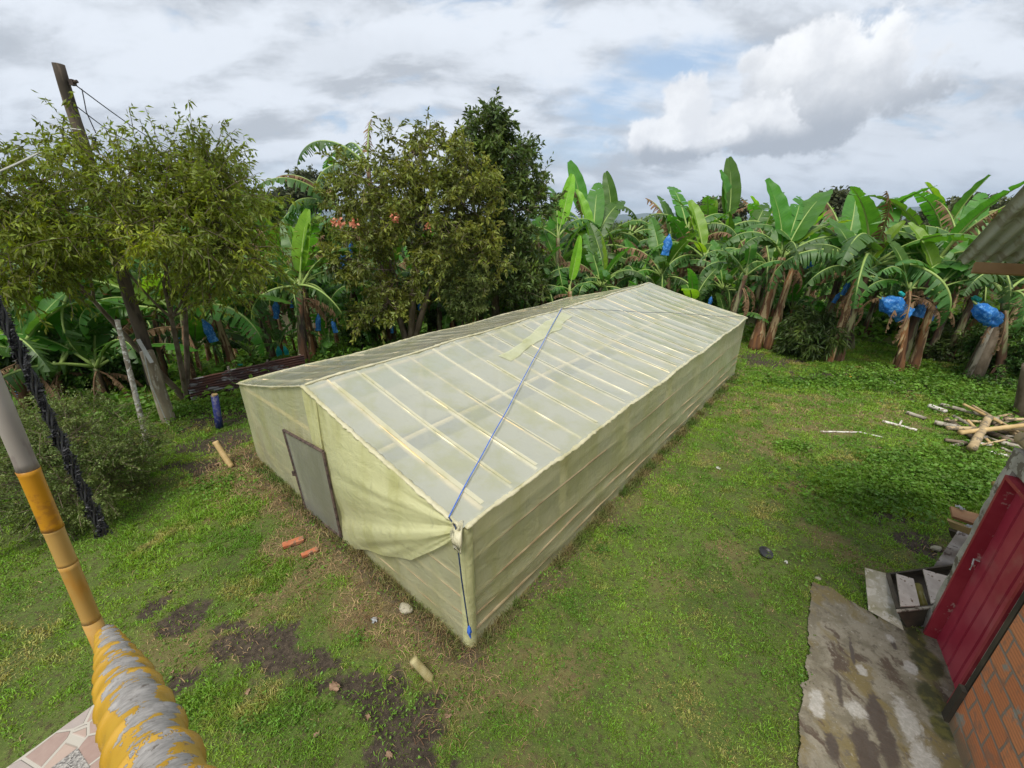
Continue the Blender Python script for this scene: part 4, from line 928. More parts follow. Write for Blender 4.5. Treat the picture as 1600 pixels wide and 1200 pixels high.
BAGS = [  # px, py of the middle, distance, length px, tilt deg (0 hanging, 90 lying to the left), wide, label
 (1043, 381, 20.5, 30, 5, .9, 0, 'lone round blue bag hanging behind the ridge end of the greenhouse'),
 (1258, 403, 19.5, 28, -35, 1.0, 0, 'small blue bag under the leaves of the tall reddish-trunked banana plant'),
 (1322, 449, 16.6, 20, 10, .8, 0, 'blue bag hanging right behind the slim red trunk, the upper one of two'),
 (1308, 464, 16.8, 16, 20, .9, 0, 'small blue bag left of the slim red trunk, the lower one of two'),
 (1394, 478, 14.2, 46, -62, 1.15, 0, 'plump blue bag hanging at a slant on the left of the ribbed pale trunk'),
 (1442, 479, 15.4, 26, 15, 1.3, 0, 'blue bag partly hidden between two trunks in the right group'),
 (1460, 486, 15.8, 24, 5, .7, 0, 'darker blue bag behind the right-hand trunk of the right group'),
 (1538, 488, 12.9, 42, -55, 1.25, 0, 'large blue bag beside the top of the leaning grey post'),
 (1524, 466, 14.0, 14, -70, 1.1, 1, 'small turquoise bag above the large bag by the leaning post'),
 (1408, 458, 13.9, 10, -60, 1.1, 1, 'turquoise tie at the neck of the plump blue bag'),
 (536, 403, 16.5, 34, 8, .8, 0, 'pale blue bag high at the left side of the round-crowned tree'),
 (325, 515, 14.2, 32, -12, .9, 0, 'blue bag under a drooping leaf, right of the utility pole'),
 (280, 532, 17.0, 12, 0, 1.4, 0, 'tiny blue bag just right of the utility pole'),
 (431, 482, 16.2, 26, 10, .8, 0, 'blue bag left of the upright yellow-green leaf'),
 (497, 502, 15.8, 24, 10, .7, 0, 'blue bag right of the upright yellow-green leaf, the left one of two'),
 (521, 508, 16.0, 20, -8, .8, 0, 'blue bag right of the upright yellow-green leaf, the right one of two'),
 (581, 492, 17.2, 18, 0, .7, 0, 'small blue bag left of the shaggy trunks under the trees'),
 (797, 470, 21.0, 12, -70, .9, 0, 'small blue bag in the shade right of the tallest tree, just above the greenhouse'),
 (375, 572, 15.0, 13, 60, 1.0, 1, 'turquoise bag low down above the rusty sheet fence, the left one'),
 (436, 552, 16.0, 26, 5, .6, 1, 'slim turquoise bag above the rusty sheet fence, the left one of a pair'),
 (447, 550, 16.2, 22, -5, .6, 1, 'slim turquoise bag above the rusty sheet fence, the right one of a pair'),
 (30, 600, 12.0, 30, 25, .7, 0, 'faded blue bag at the left edge of the plantation'),
 (655, 478, 18.0, 14, 6, .8, 0, 'small blue bag between the shaggy trunks under the two big trees'),
 (705, 437, 17.5, 14, -8, .8, 0, 'small pale blue bag beside the upright pale shrub'),
 (548, 388, 17.0, 22, 15, .7, 0, 'upper blue bag close to the brown hanging banana leaves'),
 (612, 512, 17.0, 14, 0, .8, 0, 'tiny blue bag just above the left roof slope'),
 (455, 470, 17.5, 18, 5, .7, 0, 'blue bag just left of the stem of the upright-leaved banana plant'),
 (350, 528, 15.5, 16, -10, .8, 0, 'small blue bag low between the utility pole and the rusty fence'),
 (1110, 470, 19.0, 14, 5, .8, 0, 'small blue bag in the leaves above the far roof corner'),
 (1475, 470, 16.0, 18, -20, .8, 0, 'blue bag between the right group and the large slanting bag'),
 (205, 470, 24.0, 16, 0, .8, 0, 'small blue bag left of the utility pole, deep in the shade'),
]
for i, (px, py, Y, lp, tilt, wide, teal, lab) in enumerate(BAGS):
    Y *= .925; c = at(px, py, Y); e = at(px, py+lp, Y); L_ = (c-e).length/(1.0 if not teal else .7); me = (tealm if teal else bagm)[i % (1 if teal else 4)]
    o = link('bunch_bag', me); a = R(tilt)
    o.scale = (L_*wide*.86, L_*wide*.86, L_*1.08); o.rotation_euler = (0, a, 0) if True else None
    d = Vector((math.sin(-a), 0, -math.cos(a))); hl = .5*L_*(1.0 if not teal else .7)
    o.location = c-d*hl; tag(o, lab, 'fruit bag', 'plastic bags over banana bunches')

# ------------------------------------------------------------ trees
def tubes_np(paths, rads, n=5):
    V, F, Cn = [], [], []; b = 0
    for p, r in zip(paths, rads):
        p = np.array(p, float); m = len(p); t = np.gradient(p, axis=0); t /= np.maximum(np.linalg.norm(t, axis=1, keepdims=True), 1e-6)
        a = np.cross(t, [0.31, .2, .93]); a /= np.maximum(np.linalg.norm(a, axis=1, keepdims=True), 1e-6); c = np.cross(t, a)
        an = np.arange(n)*2*np.pi/n
        v = p[:, None, :]+(a[:, None, :]*np.cos(an)[None, :, None]+c[:, None, :]*np.sin(an)[None, :, None])*np.asarray(r)[:, None, None]
        V.append(v.reshape(-1, 3)); i, j = np.meshgrid(np.arange(m-1), np.arange(n), indexing='ij'); i = i.ravel(); j = j.ravel(); j2 = (j+1) % n
        F.append(np.stack([b+i*n+j, b+i*n+j2, b+(i+1)*n+j2, b+(i+1)*n+j], -1)); b += m*n
    V = np.concatenate(V); F = np.concatenate(F); return V, F.ravel(), np.full(len(F), 4)
def tree(name, label, cat, base, trunks, blobs, nclump, nleaf, ls, lw, leafmat, barkmat, seed, droop=.25, twig=.45, tr=.12, group=None, shell=.45, bare=0.0, spread=1.0):
    """blobs: (x,y,z,rx,ry,rz) in world space; trunks: list of fork points reached from the base"""
    r_ = np.random.default_rng(seed); base = np.array(base, float)
    root = thing(name, label, cat, tuple(base), 0, group)
    vol = np.array([b[3]*b[4]*b[5] for b in blobs])**.67; pb = vol/vol.sum(); cl = []
    while len(cl) < nclump:
        b = blobs[r_.choice(len(blobs), p=pb)]; d = r_.normal(size=3); d /= np.linalg.norm(d); rr = shell+(1-shell)*r_.random()**.5; rr = rr*(1 if r_.random() > .12 else 1.13)
        cl.append((np.array(b[:3])+d*rr*np.array(b[3:]), d))
    pos = np.array([c[0] for c in cl]); out = np.array([c[1] for c in cl])
    paths, rads = [], []; forks = []
    for f in trunks:
        f = np.array(f, float); m = (base+f)/2+r_.normal(size=3)*[.12, .12, .05]*3*tr*3; t = np.linspace(0, 1, 9)[:, None]
        p = (1-t)**2*base+2*t*(1-t)*m+t*t*f; p[0, 2] -= .1; paths.append(p); rads.append(np.linspace(tr*1.25, tr*.55, 9)); forks.append(p)
    limbs = []
    for b in blobs:
        k = r_.integers(len(forks)); fp = forks[int(np.argmin([np.linalg.norm(f[-1][:2]-np.array(b[:2])) for f in forks]))]; s = fp[-1-int(r_.integers(0, 3))]; e = np.array(b[:3])+r_.normal(size=3)*.2
        m = (s+e)/2+np.array([0, 0, -.15*np.linalg.norm(e-s)])+r_.normal(size=3)*.15; t = np.linspace(0, 1, 8)[:, None]; p = (1-t)**2*s+2*t*(1-t)*m+t*t*e; paths.append(p); rads.append(np.linspace(tr*.5, tr*.18, 8)); limbs.append(p)
    lp = np.concatenate(limbs+[f[4:] for f in forks])
    for c in pos:
        s = lp[np.argmin(np.linalg.norm(lp-c, axis=1)+r_.random(len(lp))*.5)]; m = (s+c)/2+r_.normal(size=3)*.13*np.linalg.norm(c-s); t = np.linspace(0, 1, 6)[:, None]
        p = (1-t)**2*s+2*t*(1-t)*m+t*t*c; paths.append(p); rads.append(np.linspace(tr*.17, tr*.04, 6))
    # twigs with leaves along them
    keep = r_.random(nclump) >= bare; cpos = pos[keep]; cout = out[keep]; nt = 7; n = len(cpos)
    tb = np.repeat(cpos, nt, 0); td = np.repeat(cout, nt, 0)*.5+r_.normal(size=(n*nt, 3))*.75; td[:, 2] += .12; td /= np.linalg.norm(td, axis=1, keepdims=True); tl = twig*(.5+r_.random(n*nt))*spread
    for k in range(0, n*nt, 2):
        e = tb[k]+td[k]*tl[k]; e = e+[0, 0, -droop*.3*tl[k]]; paths.append([tb[k], (tb[k]+e)/2+[0, 0, .04*tl[k]], e]); rads.append([tr*.05+.002]*2+[.003])
    V, F, Cn = tubes_np(paths, rads); V -= base
    me = npmesh('trunk', V, F, Cn, barkmat); me.polygons.foreach_set('use_smooth', [True]*len(Cn)); link('trunk', me, root)
    per = max(1, int(nleaf/(n*nt))); idx = np.repeat(np.arange(n*nt), per); t = r_.random(len(idx))**.7
    lb = tb[idx]+td[idx]*(tl[idx]*t)[:, None]; lb[:, 2] -= droop*.3*tl[idx]*t*t; lb += r_.normal(size=lb.shape)*.018
    ld = td[idx]*.6+r_.normal(size=lb.shape)*.65; ld[:, 2] -= droop*2.0; L_ = ls*(.6+.7*r_.random(len(idx)))
    V, F, Cn = leafcloud(lb-base, ld, L_, L_*lw, seed+1); link('crown', npmesh('crown', V, F, Cn, leafmat), root)
    return root
def blob(px, py, Y, rpx, rpz, ry): 
    c = at(px, py, Y); k = (at(px+rpx, py, Y)-c).length; kz = (at(px, py-rpz, Y)-c).length; return (c.x, c.y, c.z, k, ry, kz)
LT = [blob(70, 300, 8.4, 90, 62, 1.0), blob(190, 275, 8.8, 85, 50, 1.0), blob(310, 270, 9.2, 50, 42, .8), blob(350, 330, 9.0, 60, 50, .9), blob(270, 350, 8.4, 70, 45, .9), blob(115, 360, 8.2, 70, 48, 1.0), blob(40, 400, 8.0, 65, 50, 1.0), blob(360, 400, 9.0, 50, 40, .8), blob(310, 425, 10.6, 50, 32, .8)]
b0 = gp(292, 625)
tree('spreading_tree', 'wide feathery tree with drooping olive green leaves wrapped round the utility pole', 'tree', (b0.x, b0.y, tz(b0.x, b0.y)), [at(285, 415, 10.2), at(255, 440, 9.6), at(120, 440, 9.3)], LT, 260, 44000, .12, .30, M['leaf_left'], M['bark'], 21, droop=.30, twig=.68, tr=.068, shell=.4)
MT = [blob(600, 300, 15.5, 70, 60, 1.5), blob(660, 250, 15.5, 60, 52, 1.4), blob(560, 400, 15.0, 55, 45, 1.3), blob(680, 340, 15.0, 75, 60, 1.6), blob(620, 420, 14.8, 65, 45, 1.3), blob(720, 400, 15.0, 60, 50, 1.3), blob(560, 320, 15.6, 45, 40, 1.1), blob(730, 300, 15.6, 50, 50, 1.3), blob(600, 480, 15.0, 50, 30, 1.2)]
bx = at(640, 540, 15.6); bx.z = tz(bx.x, bx.y)
tree('round_tree', 'round-crowned tree with dull green leaves and coral flowers behind the left roof slope', 'tree', bx, [at(610, 440, 15.6), at(680, 430, 15.6), at(650, 380, 15.6)], MT, 260, 38000, .17, .38, M['leaf_mid'], M['bark'], 33, droop=.2, twig=.6, tr=.13, shell=.4)
DT = [blob(765, 215, 17.5, 30, 36, .9), blob(790, 265, 17.5, 52, 40, 1.3), blob(740, 270, 17.5, 35, 40, 1.2), blob(805, 325, 17.5, 52, 45, 1.4), blob(775, 390, 17.3, 60, 45, 1.4), blob(760, 200, 17.5, 16, 26, .5), blob(800, 440, 17.0, 50, 40, 1.2), blob(845, 300, 17.5, 22, 30, .7)]
bx = at(778, 520, 17.5); bx.z = tz(bx.x, bx.y)
tree('dark_tree', 'tallest tree, narrow and dark with glossy leaves, just right of the round-crowned one', 'tree', bx, [at(775, 400, 17.5), at(780, 300, 17.5)], DT, 210, 24000, .22, .36, M['leaf_dark'], M['bark'], 45, droop=.0, twig=.6, tr=.14, shell=.4)
# coral flowers in the round tree
def flowers():
    for k, (px, py, s) in enumerate(((528, 350, 8), (551, 348, 7), (619, 341, 6), (670, 353, 6))):
        c = at(px, py, 13.9); r_ = np.random.default_rng(k); n = 26; b = r_.normal(size=(n, 3))*.06*s/6+np.array(c); d = r_.normal(size=(n, 3)); V, F, Cn = leafcloud(b, d, np.full(n, .10*s/6), np.full(n, .07*s/6), k)
        o = link('flower_cluster', npmesh('flower_cluster', V, F, Cn, M['coral'])); tag(o, ['coral flower cluster at the left end of the row in the round-crowned tree', 'brightest coral flower cluster, second from the left in the round-crowned tree', 'coral flower cluster in the middle of the round-crowned tree', 'pale pink flower cluster at the right of the round-crowned tree'][k], 'flowers', 'coral flower clusters')
M['coral'] = mat('coral', (.62, .20, .12), (.75, .35, .22), 3, .6, trans=.3, tcol=(1.1, 1, .9))
flowers()
def bush(name, label, px, py, Y, rpx, rpz, ry, ncl, nl, ls, lw, m, seed, blobs=None, droop=.1, **kw):
    bs = blobs or [blob(px, py, Y, rpx, rpz, ry)]; g = bs[0]; return tree(name, label, 'bush', (g[0], g[1], tz(g[0], g[1])), [(g[0]+.1, g[1], g[2]-g[5]*.5), (g[0]-.15, g[1]+.1, g[2]-g[5]*.2)], bs, ncl, nl, ls, lw, m, M['bark'], seed, droop=droop, twig=.3, tr=.035, shell=.3, **kw)
bush('shrub', 'upright pale green shrub in front of the tallest tree, just above the roof', 725, 450, 14.9, 32, 48, .8, 110, 15000, .12, .3, M['leaf_shrub'], 51)
bush('drooping_shrub', 'dark shrub with long drooping leaves between the tall reddish and the slim red trunks', 1268, 525, 15.2, 36, 38, .9, 90, 8000, .26, .22, M['leaf_dark'], 52, droop=.5)
bush('shrub', 'dark low shrub in the shade behind the right group of banana trunks', 1500, 545, 14.6, 34, 26, .8, 60, 6000, .16, .35, M['leaf_dark'], 53)
bush('shrub', 'glossy green shrub at the right edge behind the leaning post', 1585, 540, 12.5, 40, 36, .9, 80, 9000, .13, .4, M['leaf_under'], 54)
bush('shrub', 'shrub at the right edge between the banana leaves and the debris heap', 1560, 600, 12.0, 40, 20, .8, 50, 5000, .10, .4, M['leaf_under'], 56)
PB = [blob(120, 690, 6.5, 110, 50, .9), blob(40, 760, 5.4, 70, 60, .8), blob(190, 720, 6.5, 50, 40, .7), blob(30, 690, 6.4, 70, 50, .8), blob(120, 770, 5.6, 60, 40, .6)]
bush('pale_bush', 'large pale green small-leaved bush at the left, beyond the yellow bamboo post', 0, 0, 0, 0, 0, 0, 330, 60000, .042, .5, M['leaf_shrub'], 55, blobs=PB)
UB = []
for k, (px, py, Y, a, b) in enumerate(((560, 500, 17, 40, 26), (350, 470, 22, 50, 30), (430, 400, 30, 60, 26), (500, 430, 26, 40, 24), (700, 480, 20, 40, 24), (860, 470, 19.5, 30, 26), (960, 470, 22, 40, 20), (1090, 470, 20, 40, 20), (1200, 470, 23, 50, 26), (1370, 530, 19, 45, 26), (80, 560, 11.5, 60, 30), (180, 570, 12, 50, 26), (1440, 520, 18, 40, 30), (230, 430, 24, 60, 40), (90, 470, 20, 60, 40), (1330, 490, 20, 50, 25), (1530, 520, 16, 40, 25))):
    labs = ['leafy undergrowth bush between the big trees and the greenhouse roof', 'undergrowth bush in the dip right of the utility pole', 'rounded bush on the slope left of the round-crowned tree', 'bush beside the brown hanging banana leaves', 'bush under the trees just above the roof', 'bush right of the tallest tree', 'bush behind the greenhouse ridge', 'bush right of the ridge end', 'bush behind the tall reddish-trunked banana plant', 'shaded bush behind the slim red trunk', 'dark bush above the pale bush at the far left', 'dark bush just left of the pale thin stake', 'shaded bush behind the right group of blue bags', 'bush seen under the feathery tree, beside the pole', 'bush seen under the feathery tree at the far left', 'bush between the slim red trunk and the ribbed trunk', 'bush below the corrugated roof corner']
    bush('undergrowth_bush', labs[k], px, py, Y, a, b, 1.2, 50, 4200, .22, .42, M['leaf_under'], 70+k, group='undergrowth bushes')

# distant woods, single trees on the skyline, hills
def far_woods():
    r_ = np.random.default_rng(5); n = 4200; a = np.radians(-66+132*r_.random(n)); r = 52+750*r_.random(n)**1.9
    x, y = r*np.sin(a), r*np.cos(a); z = terrain(x, y); k = 1+r/260; rad = (2.0+2.4*r_.random(n))*k; hh = (1.5+2.0*fbm(x/25, y/25, 3)+1.2*r_.random(n))*k
    per = 120; X = np.repeat(np.arange(n), per); d = r_.normal(size=(n*per, 3)); d[:, 2] = np.abs(d[:, 2])*.9+.02; d /= np.linalg.norm(d, axis=1, keepdims=True)
    b = np.stack([x[X], y[X], z[X]], -1)+d*np.stack([rad[X], rad[X], hh[X]], -1)*(.8+.25*r_.random(n*per))[:, None]
    dd = d+r_.normal(size=d.shape)*.8; L_ = rad[X]*(.13+.15*r_.random(n*per)); V, F, Cn = leafcloud(b, dd, L_, L_*.75, 4, .1)
    kind(link('distant_woods', npmesh('distant_woods', V, F, Cn, M['leaf_far'])), 'stuff', 'distant woods and plantations below the skyline')
far_woods()
SK = [((483, 300), 60, (26, 24), 'sky_tree', 'hazy grey-green tree on the skyline left of the round-crowned tree', .0), ((440, 315), 85, (16, 9), 'skyline_tree', 'thin small-crowned tree on the skyline near the feathery tree', .2),
      ((1305, 325), 52, (16, 13), 'skyline_tree', 'rounded dark tree on the skyline right of the tallest banana leaves', .0), ((1385, 352), 48, (34, 13), 'bare_tree', 'leafless greyish tree on the skyline at the right', .93),
      ((1480, 352), 42, (30, 14), 'skyline_tree', 'dark spreading tree on the skyline left of the corrugated roof', .1), ((1525, 338), 44, (34, 10), 'skyline_tree', 'flat-topped dark tree on the skyline touching the corrugated roof', .0),
      ((1130, 330), 60, (30, 10), 'skyline_tree', 'tree top peeping between banana leaves right of the ridge end', .0), ((640, 340), 60, (30, 14), 'skyline_tree', 'distant tree top behind the round-crowned tree', .0), ((380, 330), 45, (40, 16), 'skyline_tree', 'bright green tree top beside the feathery tree', .0), ((500, 385), 34, (50, 22), 'skyline_tree', 'light green feathery clump on the slope left of the round-crowned tree', .0), ((1010, 372), 55, (50, 14), 'skyline_tree', 'light green tree mass seen through the gap left of the lone blue bag', .0),
      ((1440, 385), 36, (40, 16), 'skyline_tree', 'dark tree behind the broken banana leaf stub', .0), ((230, 345), 40, (60, 20), 'skyline_tree', 'tree top behind the feathery tree and the utility pole', .0), ((60, 350), 40, (60, 20), 'skyline_tree', 'tree top at the far left edge of the skyline', .0)]
M['leaf_sky'] = mat('leaf_sky', (.055, .07, .038), (.095, .11, .05), .5, .7, trans=.2, isl=.4)
M['leaf_bright'] = mat('leaf_bright', (.10, .17, .025), (.16, .24, .04), .5, .6, trans=.3, isl=.35)
for k, ((px, py), Y, (a, b), nm, lab, bare) in enumerate(SK):
    g = blob(px, py, Y, a, b, (at(px+a, py, Y)-at(px, py, Y)).length*.8); bs = [g]+[blob(px+a*rnd.uniform(-.7, .7), py+b*rnd.uniform(-.5, .6), Y, a*.5, b*.55, g[4]*.5) for _ in range(4)]
    zb = tz(g[0], g[1]); lf = M['leaf_bright'] if 'light green' in lab or 'bright' in lab else M['leaf_sky']
    tree('bare_tree' if bare > .5 else 'skyline_tree', lab, 'tree', (g[0], g[1], zb), [(g[0], g[1], g[2]-g[5]*.6)], bs, 120, 9000, .55 if bare < .5 else .4, .5, lf, M['bark'] if bare < .5 else M['grey_wood'], 90+k, droop=.05, twig=1.2, tr=.22 if bare < .5 else .3, group='single trees on the skyline', bare=bare)
def hills():
    mb = MB(); n = 260
    for lay, (dist, hb, amp, sd_) in enumerate(((8200, 150, 170, 3), (5200, 25, 70, 9))):
        def P(i, j):
            a = R(-75+150*i/(n-1)); q = float(fbm(i*.055+lay*30, 3.3, sd_, 5)); hgt = hb+amp*(q-.35)*1.6; rr = dist+j*700+(900 if j == 2 else 0)
            return Vector((rr*math.sin(a), rr*math.cos(a), (-60, hgt, -60)[j]+(0 if j != 1 else 25*float(vnoise(i*.7, 1, 8)))))
        mb.grid(P, n, 3)
    m = mat('hill_forest', (.035, .055, .025), (.06, .08, .035), .002, .95)
    kind(mb.build('hills', m, smooth=True), 'structure', 'blue distant mountain range on the horizon')
hills()
M['red_tin'] = mat('red_tin', (.45, .08, .06), (.55, .12, .08), 2, .6); M['white_wall'] = mat('white_wall', (.6, .58, .54), (.7, .68, .64), 2, .8)
def farmhouse(px, py, Y, w, lab):
    p = at(px, py, Y); z0 = tz(p.x, p.y); hh = p.z-z0; r = thing('farmhouse', lab, 'house', (p.x, p.y, z0), .2)
    MB().box((0, 0, hh/2), (w, w*.7, hh)).build('wall', M['white_wall'], r)
    mb = MB(); mb.v = [(-w*.6, -w*.5, hh-.1), (w*.6, -w*.5, hh-.1), (w*.6, w*.5, hh-.1), (-w*.6, w*.5, hh-.1), (-w*.55, 0, hh+w*.22), (w*.55, 0, hh+w*.22)]
    for f in ((0, 1, 5, 4), (2, 3, 4, 5), (1, 2, 5), (3, 0, 4), (0, 3, 2, 1)): mb.face(f)
    mb.build('roof', M['red_tin'], r)
    for k in (-1, 1): MB().box((k*w*.25, -w*.36, hh*.55), (w*.12, .06, hh*.2)).build('window', M['black_iron'], r)
farmhouse(1317, 381, 40, 2.6, 'small farmhouse with red roof glimpsed behind the banana leaves at the right')
farmhouse(1262, 372, 62, 3.0, 'pale farmhouse with red roof showing a sliver between leaves of the tall banana plant')

# ------------------------------------------------------------ utility pole, wires, stakes, fence
def build_pole():
    f = gp(262, 655); Y = f.y; r = thing('utility_pole', 'tall leaning wooden utility pole rising through the feathery tree at the left', 'utility pole', (f.x, f.y, tz(f.x, f.y)))
    o = Vector(r.location); top = at(91, 100, Y)-o; mid = at(232, 560, Y)-o; m2 = at(218, 520, Y)-o
    n = 20; pts = [mid.lerp(top, i/(n-1))+Vector((.012*math.sin(i), 0, 0)) for i in range(n)]; pts[0] = at(240, 600, Y)-o
    MB().tube(pts, [.130-.035*i/(n-1) for i in range(n)], 14, jag=.03).build('upper_shaft', M['pole_wood'], r, smooth=True)
    pts = [Vector((0, 0, -.2)).lerp(at(228, 548, Y-.12)-o, i/11)+Vector((.06, -.05, 0)) for i in range(12)]
    MB().tube(pts, [.165-.03*i/11 for i in range(12)], 14, jag=.02).build('lower_post', M['old_pole'], r, smooth=True)
    b = at(227, 548, Y-.32)-o; mb = MB(); mb.tube([b+Vector((.06, 0, -.30)), b+Vector((-.08, 0, .28))], .055, 4); mb.build('conduit_cover', M['grey_pvc'], r)
    for q in (.35, .62):
        c = mid.lerp(top, q); mb = MB(); mb.tube([c+Vector((math.cos(a)*.122, math.sin(a)*.122, .02*math.sin(a*2))) for a in np.linspace(0, 6.28, 14)], .012, 5, cap=False); mb.build('wire_band', M['black_iron'], r)
    mb = MB(); c = mid.lerp(top, .95); mb.box(c+Vector((.17, 0, 0)), (.08, .08, .10)); mb.tube([c+Vector((.17, 0, 0)), c+Vector((.27, 0, .02))], .03, 8); mb.build('insulator', M['black_iron'], r)
    mb = MB(); pts = [Vector((.20, -.26, .0)), at(236, 600, Y-.35)-o, at(222, 540, Y-.35)-o]; mb.tube(pts, .012, 5); mb.build('conduit', M['grey_pvc'], r)
    return o, top, mid
M['old_pole'] = mat('old_pole', (.20, .16, .11), (.33, .28, .20), 5, .92, .010, 16, stretch=(1, 1, .3), c3=(.40, .37, .30), s3=2.2, lo3=.56, hi3=.62)
M['grey_pvc'] = mat('grey_pvc', (.42, .42, .40), (.5, .5, .47), 3, .5)
M['cable'] = mat('cable', (.03, .03, .035), None)
M['pale_cable'] = mat('pale_cable', (.36, .36, .32), (.45, .45, .41), 3, .5)
build_pole()
def wire(pts, r, m, lab):
    ps = []
    for i in range(len(pts)-1):
        for t in np.linspace(0, 1, 12, endpoint=False): ps.append(pts[i].lerp(pts[i+1], t)-Vector((0, 0, .10*math.sin(math.pi*t)*(pts[i+1]-pts[i]).length/6)))
    ps.append(pts[-1]); tag(MB().tube(ps, r, 5).build('wire', m), lab, 'wire')
Yp = gp(262, 655).y
wire([at(97, 117, Yp), at(290, 245, 18)], .012, M['cable'], 'upper wire running down to the right from the top of the utility pole')
wire([at(112, 160, Yp), at(215, 225, 16)], .011, M['cable'], 'lower wire running down to the right from the utility pole')
wire([at(128, 139, Yp+.5), at(135, 175, Yp+.3), at(150, 208, Yp+.2)], .010, M['cable'], 'loose short wire dangling between the two wires of the pole')
wire([at(100, 180, Yp), at(98, 215, Yp), at(150, 215, Yp-.3), at(142, 238, Yp-.3)], .014, M['cable'], 'dark looped cable tied round the utility pole above the leaves')
wire([at(-60, 290, 6.2), at(62, 238, 7.2)], .014, M['pale_cable'], 'pale cable entering from the left edge above the feathery tree')
wire([at(80, 195, Yp-.2), at(128, 203, Yp-.2)], .011, M['pale_cable'], 'pale wire wrapped across the utility pole')

def post(name, cat, lab, a, b, r0, r1, m, n=10, nodes=0, group=None, n2=10):
    """a bamboo or wooden piece from a to b"""
    a, b = Vector(a), Vector(b); L_ = (b-a).length; k = max(6, int(nodes*6) or n2); pts, rr = [], []
    for i in range(k+1):
        t = i/k; q = 1.0
        if nodes: x = (t*nodes) % 1; q = 1+.10*math.exp(-((min(x, 1-x))/.06)**2)
        pts.append(a.lerp(b, t)); rr.append((r0+(r1-r0)*t)*q)
    o = MB().tube([p-a for p in pts], rr, n).build(name, m, None, True, loc=a); return tag(o, lab, cat, group)
f = gp(232, 700); post('stake', 'stake', 'thin pale lichen-spotted stake leaning left beside the utility pole', f, at(183, 500, f.y), .055, .04, M['pale_stake'] if 'pale_stake' in M else mat('pale_stake', (.42, .40, .34), (.20, .17, .13), 6, .9, .006, 20, c3=(.6, .6, .56), s3=2), nodes=7)
def blue_stump():
    f = gp(343, 668); top = at(335, 616, f.y); r = thing('painted_stump', 'short blue painted bamboo post standing near the rear left corner of the greenhouse', 'post', tuple(f)); d = top-f
    MB().tube([d*-.05, d*.3, d*.97], [.085, .082, .078], 14).build('shaft', M['blue_paint'], r, True)
    MB().tube([d*.96, d*1.0, d*.94], [.080, .066, .055], 14).build('cut_top', M['bamboo'], r)
M['blue_paint'] = mat('blue_paint', (.022, .030, .14), (.04, .05, .20), 5, .45, c3=(.12, .12, .2), s3=2)
blue_stump()
f = gp(362, 730); post('bamboo_stake', 'stake', 'short ochre bamboo stake leaning over beside the greenhouse side of the blue post', f, at(336, 690, f.y+.15), .06, .055, M['bamboo'], nodes=2)
f = gp(300, 622); post('bamboo_stake', 'stake', 'yellowish bamboo stake at the left end of the rusty sheet fence', f, at(293, 578, f.y), .07, .06, M['old_bamboo'], nodes=2)
def sheet_fence():
    a, b = gp(300, 628), gp(482, 592); a.z = b.z = 0; d = (b-a); L_ = d.length; d.normalize(); nn = Vector((-d.y, d.x, 0)); r = thing('sheet_fence', 'low fence of rusty corrugated sheets laid sideways behind the blue post', 'fence', tuple(a))
    for k in range(3):
        l0, l1 = L_*k/3-.08*(k > 0), L_*(k+1)/3
        def P(i, j):
            s = l0+(l1-l0)*i/12; z = .06+.62*j/40+.05*s/L_*2+.03*k; return d*s+nn*(.022*math.sin(j/40*.62/.076*6.28)+.012*k+.03*math.sin(s*1.3))+Vector((0, 0, z+terr0(a, d, s)))
        MB().grid(P, 13, 41).build('sheet', M['rust'], r, True)
    for s in (.05, L_*.34, L_*.67, L_-.1): MB().tube([d*s+nn*.08+Vector((0, 0, -.4)), d*s+nn*.08+Vector((0, 0, .85))], .035, 8).build('post', M['grey_wood'], r)
def terr0(a, d, s): return tz(a.x+d.x*s, a.y+d.y*s)
M['rust'] = mat('rust', (.075, .045, .045), (.13, .055, .04), 2.5, .55, .002, 30, stretch=(.6, .6, 2), c3=(.28, .27, .28), s3=1.3, metal=.35, lo3=.54, hi3=.6)
sheet_fence()
# leaning grey post and the stump at the right edge
f = gp(1508, 598); tp = at(1560, 487, f.y); tp2 = at(1556, 487, f.y)
def lean_post():
    r = thing('leaning_post', 'thick leaning log post with pale grey side among the banana plants at the right', 'post', tuple(f)); d = tp-f
    MB().tube([d*-.08+Vector((.2, .05, 0)), d*.5+Vector((.2, .05, 0)), d*.98+Vector((.16, .05, 0))], [.26, .2, .12], 12, jag=.06).build('log', M['bark'], r, True)
    MB().tube([d*-.05, d*.5, d], [.085, .075, .06], 8, jag=.05).build('plank', M['grey_wood'], r, True)
lean_post()
f = gp(1600, 655); post('tree_stump', 'stump', 'dark brown trunk cut by the right edge of the view above the debris heap', f, at(1612, 570, f.y), .22, .16, M['bark'], n=12)

